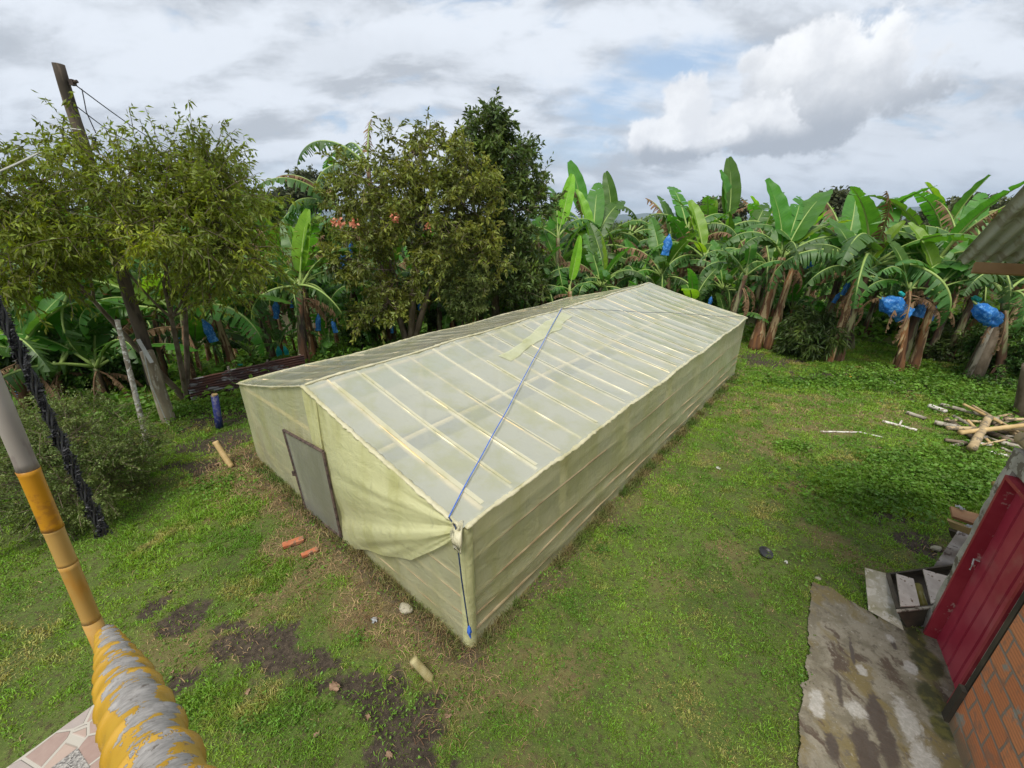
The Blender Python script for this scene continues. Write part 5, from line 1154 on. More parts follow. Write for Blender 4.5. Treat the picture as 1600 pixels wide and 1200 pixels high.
# ------------------------------------------------------------ things lying on the lawn
def on_ground(px, py, h=.03): p = gp(px, py); p.z = tz(p.x, p.y)+h; return p
def log(px0, py0, px1, py1, r, m, name, cat, lab, nodes=0, h0=None, h1=None, group=None):
    a = on_ground(px0, py0, r) if h0 is None else gp(px0, py0, h0); b = on_ground(px1, py1, r) if h1 is None else gp(px1, py1, h1); return post(name, cat, lab, a, b, r, r*.9, m, nodes=nodes, group=group)
o_ = log(674, 1062, 645, 1030, .05, M['cut_log'] if 'cut_log' in M else M.setdefault('cut_log', mat('cut_log', (.30, .25, .10), (.42, .37, .20), 5, .8, .004, 30)), 'cut_stub', 'stake', 'short pale-topped wooden stub sticking out of the dry grass in front of the corner', h0=-.03, h1=.26)
def stone(px, py, s, lab, m, name='stone', cat='stone', sq=(1, .6, .5), rz=0):
    bm = bmesh.new(); bmesh.ops.create_icosphere(bm, subdivisions=3, radius=1)
    for v in bm.verts:
        n = float(fbm(v.co.x*1.3+px, v.co.y*1.3+v.co.z, 3)); v.co *= .75+.55*n; v.co = Vector((v.co.x*sq[0], v.co.y*sq[1], v.co.z*sq[2]))*s
    me = bpy.data.meshes.new(name); bm.to_mesh(me); bm.free(); me.materials.append(m); p = on_ground(px, py, s*sq[2]*.5); return tag(link(name, me, None, p, (0, 0, rz)), lab, cat)
M['stone'] = mat('stone', (.26, .24, .17), (.36, .33, .25), 6, .9, .006, 20); M['white_trash'] = mat('white_trash', (.36, .38, .40), (.5, .5, .52), 8, .4, trans=.3, tcol=(1, 1, 1)); M['clay'] = mat('clay', (.38, .12, .055), (.46, .19, .10), 6, .9, .004, 30, c3=(.22, .13, .08), s3=2)
stone(634, 952, .11, 'pale angular stone lying against the foot of the front greenhouse wall', M['stone'], rz=-.5)
def crumple(px, py, s, lab, m, name='plastic_scrap', seed=1):
    r_ = random.Random(seed); mb = MB()
    def P(i, j): 
        x, y = i/9-.5, j/9-.5; return Vector((x*s*2*(.7+.6*float(vnoise(j*.6, seed, 1))), y*s*1.4*(.6+.7*float(vnoise(i*.7, seed, 2))), s*.9*float(vnoise(i*.9+seed, j*.9, 5))))
    mb.grid(P, 10, 10); o = mb.build(name, m, None, True, loc=on_ground(px, py, .005), rot=(0, 0, seed)); return tag(o, lab, 'litter')
crumple(585, 970, .05, 'crumpled clear plastic scrap lying in the grass near the pale stone', M['white_trash'], seed=2)
crumple(1122, 733, .045, 'crumpled pale scrap on the open lawn right of the greenhouse', M['pale_cable'], seed=5)
crumple(1228, 879, .03, 'small pale scrap of litter just right of the black bowl', M['pale_cable'], seed=7)
crumple(524, 1076, .055, 'pinkish dry leaf lying on the mud patch', M['dry_leaf'] if 'dry_leaf' in M else M.setdefault('dry_leaf', mat('dry_leaf', (.26, .17, .11), (.15, .09, .055), 14, .8)), 'fallen_leaf', 9)
for k, (px, py, s) in enumerate(((388, 1083, .03), (608, 1180, .032), (495, 1150, .03), (270, 1050, .018), (1330, 590, .12), (1375, 700, .05), (340, 727, .05), (575, 1120, .028), (265, 925, .03), (610, 1060, .02), (1060, 760, .03), (700, 1120, .03))):
    labs = ['curled brown leaf at the left end of the long mud patch', 'curled brown leaf near the bottom edge below the greenhouse corner', 'reddish brown leaf on the grass below the mud patch', 'small pale fleck on the bare spot beside the yellow rail', 'large yellow leaf lying in front of the slim red trunk', 'pale dead leaf on the grass left of the debris heap', 'pale fleck on the bare soil by the ochre stake', 'tan leaf at the right end of the mud patch', 'tan leaf on the dry grass left of the mud', 'tan leaf near the cut stub', 'orange-brown leaf by the foot of the side wall', 'tan leaf under the greenhouse corner']
    crumple(px, py, s, labs[k], M['dry_leaf'] if k != 4 else M.setdefault('yellow_leaf', mat('yellow_leaf', (.65, .42, .05), (.5, .3, .05), 5, .7)), 'fallen_leaf', 11+k)
def brick(px, py, l, w, h, rz, lab):
    bm = bmesh.new(); bmesh.ops.create_cube(bm, size=1); bmesh.ops.scale(bm, vec=(l, w, h), verts=bm.verts); bmesh.ops.bevel(bm, geom=bm.edges[:], offset=.006, segments=2, affect='EDGES'); bmesh.ops.subdivide_edges(bm, edges=[e for e in bm.edges if e.calc_length() > .1], cuts=5, use_grid_fill=True)
    for v in bm.verts: v.co += Vector((0, 0, (rnd.random()-.5)*.004))+v.co.normalized()*(rnd.random()-.5)*.006
    me = bpy.data.meshes.new('brick_piece'); bm.to_mesh(me); bm.free(); me.materials.append(M['clay']); tag(link('brick_piece', me, None, on_ground(px, py, h*.5+.015), (.1, .05, rz)), lab, 'brick', 'broken clay bricks by the door')
brick(459, 851, .30, .11, .06, .62, 'larger orange clay brick piece lying in dry grass before the greenhouse door')
brick(485, 867, .24, .08, .05, .72, 'smaller dull orange brick piece next to the larger one')
def bowl():
    mb = MB(); prof = [(.0, .008), (.07, .008), (.095, .03), (.105, .045), (.098, .045), (.085, .028), (.06, .016), (0, .016)]
    mb.grid(lambda i, j: Vector((prof[j][0]*math.cos(i/24*2*math.pi), prof[j][0]*math.sin(i/24*2*math.pi), prof[j][1])), 25, 8); p = on_ground(1195, 866, .01)
    tag(mb.build('bowl', mat('black_rubber', (.02, .02, .022), (.04, .04, .04), 6, .35), None, True, loc=p, rot=(.25, .1, 0)), 'small black bowl lying on the lawn right of the greenhouse', 'bowl')
bowl()
M['white_stick'] = mat('white_stick', (.48, .45, .40), (.62, .60, .55), 6, .9, c3=(.25, .2, .15), s3=2)
log(1282, 675, 1345, 677, .022, M['white_stick'], 'stick', 'stick', 'long thin whitish stick lying across the lawn, left half', 0)
log(1345, 677, 1378, 684, .016, M['white_stick'], 'stick', 'stick', 'thin curved end of the whitish stick lying on the lawn')
log(1378, 660, 1432, 674, .035, M['white_stick'], 'stick', 'stick', 'bleached branch lying left of the debris heap')
log(1404, 667, 1409, 657, .022, M['white_stick'], 'stick', 'stick', 'short bleached twig standing off the bleached branch', h1=.12)
log(1382, 592, 1408, 607, .035, M['white_stick'], 'stick', 'stick', 'bleached stick lying in front of the ribbed pale trunk')
log(1416, 647, 1446, 657, .05, M['grey_wood'], 'stick', 'stick', 'weathered grey branch lying just left of the debris heap')
log(1352, 590, 1372, 596, .02, M['white_stick'], 'stick', 'stick', 'little pale stick near the large yellow fallen leaf')
log(1328, 748, 1350, 760, .018, M['white_stick'], 'stick', 'stick', 'little pale stick in the leafy weeds on the right')
# debris heap
HEAP = [((1452, 634), (1478, 643), .06, .10, .12, 'white_stick', 'thick bleached log end at the top left of the debris heap'), ((1470, 632), (1560, 655), .05, .16, .22, 'grey_wood', 'long grey pole on the far side of the debris heap'), ((1506, 632), (1566, 662), .035, .30, .30, 'bamboo', 'thin tan pole at the top of the debris heap'),
        ((1520, 634), (1600, 680), .03, .32, .30, 'old_bamboo', 'long thin brown pole crossing the heap towards its lower right'), ((1500, 676), (1640, 660), .055, .34, .50, 'bamboo', 'long tan bamboo pole lying level across the debris heap'), ((1480, 669), (1640, 672), .05, .22, .30, 'old_bamboo', 'brown bamboo pole lying under the level tan one'),
        ((1519, 700), (1545, 652), .080, .30, .42, 'old_bamboo', 'short fat bamboo section lying on top of the debris heap'), ((1560, 690), (1640, 710), .05, .10, .12, 'grey_wood', 'grey pole at the lower right of the debris heap'), ((1498, 690), (1548, 695), .035, .05, .06, 'white_stick', 'pale split pole at the foot of the debris heap'),
        ((1512, 657), (1550, 695), .035, .22, .05, 'bamboo', 'slanting tan stick under the fat bamboo section'), ((1575, 670), (1630, 715), .05, .20, .08, 'old_bamboo', 'brown pole slanting down at the right of the debris heap'), ((1540, 705), (1576, 712), .035, .04, .04, 'white_stick', 'bleached stick lying in the grass below the debris heap'),
        ((1460, 660), (1500, 668), .06, .08, .10, 'grey_wood', 'rotten grey log end at the left of the debris heap'), ((1570, 655), (1640, 656), .04, .30, .40, 'old_bamboo', 'brown pole at the back right of the debris heap'), ((1565, 700), (1595, 714), .03, .05, .04, 'grey_wood', 'short grey stick below the right side of the debris heap'), ((1490, 650), (1530, 672), .04, .18, .15, 'grey_wood', 'dark pole showing between the upper and level poles of the heap'),
        ((1530, 670), (1600, 697), .07, .08, .10, 'bark', 'dark rotten log at the bottom of the debris heap'), ((1480, 655), (1530, 690), .06, .08, .08, 'bark', 'dark rotten log at the left bottom of the debris heap'), ((1560, 672), (1630, 690), .07, .12, .14, 'bark', 'dark rotten log at the right bottom of the debris heap'), ((1600, 700), (1660, 730), .05, .10, .12, 'old_bamboo', 'pole poking out of the view at the right of the debris heap')]
for (a, b, r, h0, h1, m, lab) in HEAP: log(*a, *b, r, M[m], 'pole_piece' if r < .1 else 'bamboo_section', 'pole', lab, nodes=4 if 'bamboo' in m else 0, h0=h0, h1=h1, group='discarded poles in the heap')
r9 = random.Random(44)
HL = ['at the near left of the heap', 'at the far left of the heap', 'under the crossing of the tan poles', 'sticking out behind the fat section', 'lowest of the sticks at the front', 'at the very back of the heap', 'lying right of the fat section', 'half buried under the level tan pole', 'pointing at the red door wall', 'bridging the two rotten logs', 'beside the bleached log end', 'crossing the long brown pole', 'by the right edge of the view', 'leaning over the right rotten log']
for k in range(14):
    x0 = r9.uniform(1475, 1590); y0 = r9.uniform(648, 700); a_ = r9.uniform(-.5, .6); l_ = r9.uniform(35, 75)
    log(x0, y0, x0+l_*math.cos(a_), y0+l_*math.sin(a_)*.7, r9.uniform(.018, .04), M[('grey_wood', 'old_bamboo', 'bark')[k % 3]], 'stick', 'stick', ('grey', 'brown', 'dark')[k % 3]+' weathered stick '+HL[k], h0=r9.uniform(.05, .22), h1=r9.uniform(.05, .25), group='loose sticks in the heap')
log(1555, 757, 1600, 750, .05, M['bamboo'], 'bamboo_section', 'pole', 'tan bamboo end poking out from behind the top of the red door wall', nodes=2, h0=.9, h1=.95)

# ------------------------------------------------------------ red door building
def brick_mat():
    m = bpy.data.materials.new('clay_brick'); m.use_nodes = True; t = NT(m.node_tree); t.n.clear(); out = t.node('ShaderNodeOutputMaterial')
    ob = t.node('ShaderNodeTexCoord').outputs['Object']; sp = t.node('ShaderNodeSeparateXYZ', Vector=ob)
    v = t.node('ShaderNodeCombineXYZ', X=sp.outputs[0], Y=sp.outputs[2], Z=0.0).outputs[0]
    wob = t.vm('SCALE', t.vm('SUBTRACT', t.noise(ob, 5, 3, col=True), (.5, .5, .5)), scale=.05)
    v = t.vm('ADD', v, wob)
    b = t.node('ShaderNodeTexBrick'); t.set(b.inputs['Vector'], v); b.inputs['Scale'].default_value = 1; b.inputs['Brick Width'].default_value = .33; b.inputs['Row Height'].default_value = .20; b.inputs['Mortar Size'].default_value = .016; b.inputs['Mortar Smooth'].default_value = .3
    t.set(b.inputs['Color1'], (.56, .19, .075)); t.set(b.inputs['Color2'], (.66, .26, .11)); t.set(b.inputs['Mortar'], (.26, .22, .18)); b.inputs['Bias'].default_value = -.1
    rib = t.m('SINE', t.m('MULTIPLY', t.m('ADD', sp.outputs[2], t.m('MULTIPLY', t.noise(ob, 3), .02)), 6.28/.034))
    c = t.mix(t.m('MULTIPLY', t.ramp(rib, .3, .9), .35), b.outputs[0], (.28, .09, .05))
    n1 = t.noise(ob, 2.2, 6, .65); c = t.mix(t.ramp(n1, .60, .66), c, (.30, .28, .24)); c = t.mix(t.ramp(t.noise(ob, 7, 5), .55, .7), c, (.36, .17, .10))
    low = t.ramp(t.m('ADD', sp.outputs[2], t.m('MULTIPLY', n1, .5)), .62, .35); c = t.mix(t.m('MULTIPLY', low, .85), c, (.17, .15, .10))
    p = t.node('ShaderNodeBsdfPrincipled'); t.set(p.inputs['Base Color'], c); p.inputs['Roughness'].default_value = .9
    bp = t.node('ShaderNodeBump'); bp.inputs['Distance'].default_value = .008; bp.inputs['Strength'].default_value = .8
    t.set(bp.inputs['Height'], t.m('SUBTRACT', t.m('ADD', t.m('MULTIPLY', t.noise(ob, 40, 4), .3), t.m('MULTIPLY', rib, .12)), b.outputs[1])); t.l.new(bp.outputs[0], p.inputs['Normal'])
    t.l.new(p.outputs[0], out.inputs[0]); return m
M['brick'] = brick_mat()
M['concrete'] = mat('concrete', (.30, .28, .24), (.42, .40, .35), 4, .9, .006, 25, c3=(.15, .13, .10), s3=1.7)
M['red_door'] = mat('red_door', (.36, .030, .060), (.42, .055, .085), 2.5, .38, .0015, 12, c3=(.40, .10, .11), s3=.7, spec=.5, lo3=.56, hi3=.72)
M['red_frame'] = mat('red_frame', (.27, .020, .035), (.34, .04, .055), 3, .45, c3=(.42, .25, .22), s3=3.0, lo3=.62, hi3=.68, spec=.4)
M['dark_wood'] = mat('dark_wood', (.045, .038, .028), (.08, .065, .045), 4, .85, .006, 20)
M['tin'] = mat('tin', (.36, .385, .40), (.47, .49, .50), 1.5, .5, 0, 30, metal=.0, c3=(.28, .27, .25), s3=1.5)
M['beam'] = mat('beam', (.30, .17, .08), (.42, .26, .14), 3, .8, .006, 20, stretch=(.3, 1, 1))
def build_house():
    ang = math.atan2(BD.y, BD.x); r = thing('brick_building', 'clay brick building with dark red metal door and corrugated roof at the right edge', 'building', tuple(BA), ang)
    # local frame: x along the wall (towards the camera), +y or -y outward
    sg = 1 if (Matrix.Rotation(ang, 3, 'Z') @ Vector((0, 1, 0))).dot(BN) > 0 else -1
    def L_(s, n, z): return Vector((s, sg*n, z))
    def bx(mb, s0, s1, n0, n1, z0, z1): mb.box(L_((s0+s1)/2, (n0+n1)/2, (z0+z1)/2), (s1-s0, abs(n1-n0), z1-z0)); return mb
    # rough concrete pier beyond the door
    def pier(s0, s1, n0, n1, z0, z1, name='pier', m='concrete'):
        nz = 30; mb = MB(); ring = [(s0, n0), (s1, n0), (s1, n1), (s0, n1)]
        mb.grid(lambda i, j: L_(ring[j % 4][0]+.012*float(vnoise(i*.8, j % 4, 7)-.5)*2, ring[j % 4][1]+.015*float(vnoise(i*.8, j % 4+9, 5)-.5)*2, z0+(z1-z0)*i/(nz-1)), nz, 5)
        b = len(mb.v)-5; mb.face([b, b+1, b+2, b+3]); mb.build(name, M[m], r)
    pier(0, .15, .03, -.35, -.05, 2.42)
    mb = MB(); bx(mb, .0, 1.5, .025, -.3, 2.42, 2.62); mb.build('lintel', M['concrete'], r)
    mb = MB(); mb.tube([L_(-.10, -.05, 2.70), L_(1.8, -.1, 2.74)], .075, 10); mb.build('wall_plate', M['old_bamboo'], r, True)
    # side wall going back from the pier, end wall out of view
    mb = MB(); bx(mb, .02, .17, -.35, -4.5, -.05, 2.5); mb.build('end_wall', M['brick'], r)
    # door frame: outer flange, deep reveal, then the leaf
    fr = MB(); z1 = 2.36
    for s0, s1 in ((.15, .19), (1.10, 1.14)): bx(fr, s0, s1, .055, -.10, .0, z1)
    bx(fr, .19, 1.10, .055, -.10, z1-.04, z1)
    fo = fr.build('door_frame', M['red_frame'], r)
    mb = MB(); prof = []
    # pressed sheet leaf with pairs of upright grooves
    x0, x1 = .19, 1.10; grooves = [.355, .375, .57, .59, .785, .805, 1.0, 1.02]; xs = [x0]
    for g in grooves: xs += [g-.009, g-.004, g+.004, g+.009]
    xs.append(x1); xs.sort()
    def dep(x): return -.065-(.020 if any(abs(x-g) < .005 for g in grooves) else 0)
    mb.grid(lambda i, j: L_(xs[i], dep(xs[i])+.002*math.sin(j*.9+xs[i]*8), .03+(z1-.07)*j/16), len(xs), 17); d = mb.build('door', M['red_door'], r)
    mb = MB(); mb.tube([L_(.23, -.05, 1.30), L_(.23, .0, 1.31), L_(.30, .02, 1.28), L_(.29, .015, 1.20)], .008, 6); mb.build('door_handle', M['grey_pvc'], d)
    mb = MB(); bx(mb, .2, 1.1, -.12, -.16, 0, 2.3); mb.build('door_backing', M['dark_wood'], d)
    # brick wall nearer the camera, standing a little proud of the door
    mb = MB(); N = 40
    bx(mb, 1.36, 8, .10, -.12, -.05, 3.3); mb.build('wall', M['brick'], r)
    mb = MB(); bx(mb, 1.14, 1.36, .03, -.12, -.05, 3.3); mb.build('wall_return', M['concrete'], r)
    mb = MB(); mb.box(L_(1.31, .09, .24), (.09, .09, .5)); mb.box(L_(1.30, .07, 1.35), (.06, .05, 1.7)); mb.build('door_post', M['dark_wood'], r)
    mb = MB(); mb.tube([L_(1.36+.11*i, .11, .45+.012*math.sin(i)) for i in range(2)], .01); 
    return r
house = build_house()
def build_roof():
    # corrugated lean-to roof rising towards the camera; low corner over the end of the brick building
    lowc = at(1490, 413, 5.2); e = Vector((GL.y, -GL.x, 0)); up = Vector((-GL.x, -GL.y, .35)).normalized()
    r = thing('corrugated_roof', 'grey corrugated roof with timber eave beam seen from below at the upper right', 'roof', tuple(lowc))
    nn = e.cross(up); nn = nn if nn.z > 0 else -nn
    def P(i, j): s = i*.0154; return e*s+up*(j*.5)+nn*(.030*math.sin(s/.125*6.28)+.032)
    MB().grid(P, 300, 12).build('sheet', M['tin'], r, True)
    mb = MB(); c = e*2.4+up*.16+nn*-.075; X = Matrix((e, up, nn)).transposed(); mb.box(c, (4.5, .06, .12), X); mb.build('eave_beam', M['beam'], r)
    mb = MB(); mb.tube([e*.95+up*-.03+nn*-.17, e*1.0+up*2.5+nn*-.17, e*1.0+up*5+nn*-.17], .06, 10); mb.build('rafter', M['beam'], r, True)
    mb = MB(); mb.tube([e*1.05+up*.2+nn*-.2, e*1.9+up*1.2+nn*-.26], .05, 8); mb.build('brace', M['beam'], r, True)
    for s in (2.6, 4.2):
        b = lowc+e*s+up*.3; mb = MB(); mb.tube([e*s+up*.3+nn*-.14, e*s+up*.3+nn*-.14+Vector((0, 0, -(b.z)))], .07, 10); mb.build('post', M['old_bamboo'], r, True)
build_roof()

# ------------------------------------------------------------ concrete apron with wet stains
def build_slab():
    m = bpy.data.materials.new('stained_concrete'); m.use_nodes = True; t = NT(m.node_tree); t.n.clear(); out = t.node('ShaderNodeOutputMaterial'); ob = t.node('ShaderNodeTexCoord').outputs['Object']
    w = t.vm('ADD', ob, t.vm('SCALE', t.vm('SUBTRACT', t.noise(ob, 2.4, 4, col=True), (.5, .5, .5)), scale=.5))
    sv = t.map(w, rot=(0, 0, R(-32)), sc=(2.2, .8, 1))
    c = t.mix(t.ramp(t.noise(w, 4, 6, .65), .38, .62), (.20, .18, .135), (.125, .11, .075))
    c = t.mix(t.ramp(t.noise(sv, 1.1, 5, .6), .50, .62), c, (.14, .11, .045)); c = t.mix(t.ramp(t.noise(t.map(sv, loc=(4, 2, 0)), 1.25, 5, .62), .53, .60), c, (.070, .050, .034))
    c = t.mix(t.ramp(t.noise(ob, 30, 5, .7), .58, .75), c, (.34, .32, .27)); c = t.mix(t.ramp(t.noise(ob, 12, 5, .7), .54, .66), c, (.10, .085, .06))
    at_ = t.node('ShaderNodeAttribute', _attribute_name='stain'); sp = t.node('ShaderNodeSeparateColor'); t.l.new(at_.outputs['Color'], sp.inputs[0])
    jj = t.m('MULTIPLY', t.m('SUBTRACT', t.noise(w, 5, 8, .7), .5), 2.0)
    c = t.mix(t.ramp(t.m('ADD', sp.outputs[0], jj), .28, .62), c, (.060, .046, .034)); c = t.mix(t.ramp(t.m('ADD', sp.outputs[1], t.m('MULTIPLY', jj, .6)), .15, .6), c, t.mix(t.ramp(t.noise(ob, 9, 4), .4, .6), (.035, .036, .012), (.085, .080, .018)))
    c = t.mix(t.m('MULTIPLY', t.ramp(t.m('ADD', sp.outputs[2], jj), .32, .68), .9), c, t.mix(t.ramp(t.noise(ob, 26, 5, .7), .4, .7), (.28, .27, .24), (.38, .365, .335)))
    p = t.node('ShaderNodeBsdfPrincipled'); t.set(p.inputs['Base Color'], c); t.set(p.inputs['Roughness'], t.m('SUBTRACT', .88, t.m('MULTIPLY', t.ramp(t.m('ADD', sp.outputs[0], jj), .4, .55), .35)))
    b = t.node('ShaderNodeBump'); b.inputs['Strength'].default_value = .9; b.inputs['Distance'].default_value = .012; t.set(b.inputs['Height'], t.m('ADD', t.noise(ob, 9, 6, .65), t.m('MULTIPLY', t.noise(ob, 60, 3), .3))); t.l.new(b.outputs[0], p.inputs['Normal']); t.l.new(p.outputs[0], out.inputs[0])
    P = np.array([tuple(q) for q in SLAB]); x0, y0 = P.min(0); x1, y1 = P.max(0)
    xs = np.arange(x0-.1, x1+.4, .011); ys = np.arange(y0-.1, y1+.1, .011); X, Y = np.meshgrid(xs, ys, indexing='ij')
    wob = (fbm(X*5, Y*5, 3)-.5)*.14; wob2 = (fbm(X*5+9, Y*5, 4)-.5)*.14; ins = inpoly(X+wob, Y+wob2, SLAB) | ((bsn(X, Y)[1] < .5) & (bsn(X, Y)[1] > -.1) & (bsn(X, Y)[0] > .1) & (bsn(X, Y)[0] < 4.2))
    Z = .028+(fbm(X*1.5, Y*1.5, 3)-.5)*.03+(fbm(X*9, Y*9, 8)-.5)*.012
    nx, ny = X.shape; i, j = np.meshgrid(np.arange(nx-1), np.arange(ny-1), indexing='ij'); keep = (ins[:-1, :-1] & ins[1:, 1:]).ravel(); a = (i*ny+j).ravel()[keep]
    f = np.stack([a, a+ny, a+ny+1, a+1], -1)
    v = np.stack([X, Y, Z], -1).reshape(-1, 3); me = npmesh('concrete_apron', v, f.ravel(), np.full(len(f), 4), m)
    def E(px, py, rx, ry, ang=0):
        c = gp(px, py); dx, dy = X-c.x, Y-c.y; ca, sa = math.cos(ang), math.sin(ang); u, w_ = dx*ca+dy*sa, -dx*sa+dy*ca; return np.clip(1.15-np.hypot(u/rx, w_/ry), 0, 1)
    al = math.atan2(BD.y, BD.x)
    dark = np.maximum.reduce([E(1368, 1120, .30, .13, al), E(1350, 1180, .35, .17, al), E(1310, 1080, .28, .05, al), E(1385, 1170, .3, .1, al), E(1395, 1010, .12, .04, al), E(1330, 1020, .25, .03, al), E(1300, 1170, .2, .08, al)])
    moss = np.maximum.reduce([E(1445, 1035, .34, .20, al), E(1455, 1095, .26, .16, al), E(1430, 1000, .25, .12, al), E(1470, 1140, .2, .12, al)])
    pale = np.maximum.reduce([E(1335, 1110, .16, .13, al), E(1275, 1100, .28, .10, al), E(1415, 1130, .40, .13, al), E(1440, 1190, .35, .15, al), E(1390, 1000, .10, .08, al), E(1420, 1045, .16, .10, al), E(1345, 1050, .10, .08, al)])
    ca = me.color_attributes.new('stain', 'FLOAT_COLOR', 'POINT'); ca.data.foreach_set('color', np.stack([dark, moss, pale, np.ones_like(dark)], -1).reshape(-1).astype(np.float32)); me.polygons.foreach_set('use_smooth', [True]*len(f))
    kind(link('path', me), 'structure', 'cracked stained concrete path along the brick building')
build_slab()

# ------------------------------------------------------------ scrap beside the door
M['fibre'] = mat('fibre', (.40, .37, .30), (.26, .24, .15), 5, .9, .004, 30, c3=(.48, .45, .38), s3=2)
M['grey_board'] = mat('grey_board', (.36, .31, .27), (.46, .40, .35), 6, .85, .003, 40, c3=(.12, .08, .05), s3=1.6, lo3=.6, hi3=.64, stretch=(1, 1, 1))
M['brown_board'] = mat('brown_board', (.24, .12, .06), (.32, .18, .09), 4, .8, .004, 25, stretch=(.4, 1, 1)); M['tan_board'] = mat('tan_board', (.30, .21, .09), (.38, .28, .13), 4, .8, .004, 25)
def slab4(q, th, name, cat, lab, m, parent=None, tag_=True):
    """a sheet or board through four pixel points given with heights"""
    P = [on_ground(a, b, 0) if c == 0 else None for a, b, c in q]
    pts = []
    for (a, b, c) in q: p = gp(a, b, c); pts.append(p)
    o = pts[0].copy(); n = (pts[1]-pts[0]).cross(pts[3]-pts[0]).normalized(); n = n if n.z >= 0 else -n; mb = MB(); N = 8
    def top(i, j): s, t = i/N, j/N; w = .006*float(vnoise(i*.8+a, j*.8, 4)-.5); return (pts[0]*(1-s)*(1-t)+pts[1]*s*(1-t)+pts[2]*s*t+pts[3]*(1-s)*t)-o+n*w
    mb.grid(lambda i, j: top(i, j)+n*th/2, N+1, N+1); mb.grid(lambda i, j: top(i, j)-n*th/2, N+1, N+1)
    for (fa, fb) in ((lambda k: (k, 0), 0), (lambda k: (k, N), 0), (lambda k: (0, k), 0), (lambda k: (N, k), 0)): mb.grid(lambda i, j: top(*fa(i))+n*th*(.5-j), N+1, 2)
    ob = mb.build(name, m, parent, False, loc=o if parent is None else o-Vector(parent.location))
    return tag(ob, lab, cat) if parent is None else ob
slab4(((1351, 887, .30), (1384, 896, .28), (1412, 985, .03), (1357, 954, .05)), .012, 'fibre_sheet', 'sheet', 'pale mossy flat sheet leaning against the wooden box beside the path', M['fibre'])
bxp = gp(1440, 935, .0); box = thing('wooden_box', 'low dark wooden box with two grey boards laid across it, against the wall pier', 'box', tuple(bxp))
slab4(((1400, 951, .30), (1457, 946, .30), (1450, 975, .02), (1416, 981, .02)), .02, 'front_board', '', '', M['dark_wood'], box)
slab4(((1384, 897, .28), (1496, 881, .28), (1496, 890, .03), (1390, 906, .03)), .02, 'rear_board', '', '', M['dark_wood'], box)
slab4(((1384, 897, .28), (1390, 895, .28), (1408, 951, .30), (1400, 951, .30)), .015, 'side_board', '', '', M['dark_wood'], box)
slab4(((1385, 905, .06), (1490, 890, .06), (1460, 960, .06), (1405, 962, .06)), .015, 'bottom', '', '', M['dark_wood'], box)
slab4(((1400, 953, .315), (1458, 947, .315), (1460, 950, .315), (1401, 957, .315)), .02, 'front_rail', '', '', M['grey_wood'], box)
slab4(((1400, 897, .34), (1427, 905, .34), (1437, 947, .34), (1407, 948, .34)), .02, 'board', 'board', 'grey weathered board with dark marks across the wooden box, the left one', M['grey_board'])
slab4(((1442, 890, .36), (1484, 902, .36), (1468, 942, .36), (1455, 943, .36)), .02, 'board', 'board', 'grey weathered board across the wooden box, the right one touching the pier', M['grey_board'])
tag(MB().tube([gp(1434, 915, .2), gp(1444, 947, .2)], .045, 8).build('bottle', mat('olive', (.16, .14, .03), (.24, .2, .06), 5, .3), None, True), 'olive green bottle lying in the wooden box between the two boards', 'bottle')
def fibre_cement():
    q = [gp(1497, 829, .42), gp(1532, 842, .42), gp(1500, 893, .10), gp(1458, 886, .10)]; o = q[0].copy(); n = (q[1]-q[0]).cross(q[3]-q[0]).normalized(); n = n if n.z > 0 else -n
    def P(i, j): s, t = i/12, j/40; return (q[0]*(1-s)*(1-t)+q[1]*s*(1-t)+q[2]*s*t+q[3]*(1-s)*t)-o+n*(.030*math.sin(t*6.28*2.6))
    mb = MB(); mb.grid(P, 13, 41); mb.grid(lambda i, j: P(i, j)-n*.008, 13, 41); mb.grid(lambda i, j: P(0, i)-n*.008*j, 41, 2); mb.grid(lambda i, j: P(i, 40)-n*.008*j, 13, 2)
    tag(mb.build('corrugated_piece', mat('fibre_cement', (.20, .18, .16), (.30, .27, .24), 4, .85, .003, 30, c3=(.09, .07, .06), s3=2), None, True, loc=o), 'broken piece of brown-grey corrugated roofing leaning by the wall pier', 'roofing piece')
fibre_cement()
slab4(((1484, 792, .45), (1545, 810, .45), (1540, 826, .40), (1488, 808, .40)), .05, 'board', 'board', 'red-brown timber board on top of the small stack beyond the corrugated piece', M['brown_board'])
slab4(((1480, 811, .34), (1540, 833, .34), (1534, 846, .22), (1486, 822, .22)), .05, 'board', 'board', 'ochre timber board under the red-brown one', M['tan_board'])
slab4(((1482, 826, .20), (1530, 842, .20), (1526, 852, .05), (1486, 838, .05)), .05, 'board', 'board', 'dark timber board at the bottom of the small stack', M['dark_wood'])
crumple(1515, 826, .05, 'white scrap lying on the ochre board', M['white_trash'], seed=31).location = gp(1515, 824, .37)
crumple(1502, 795, .05, 'white strip lying on the red-brown board', M['white_trash'], seed=33).location = gp(1500, 795, .48)
stone(1462, 858, .08, 'pale stone at the edge of the leafy weeds near the corrugated piece', M['stone'])
stone(1278, 905, .05, 'small stone at the tip of the concrete path', M['stone'])

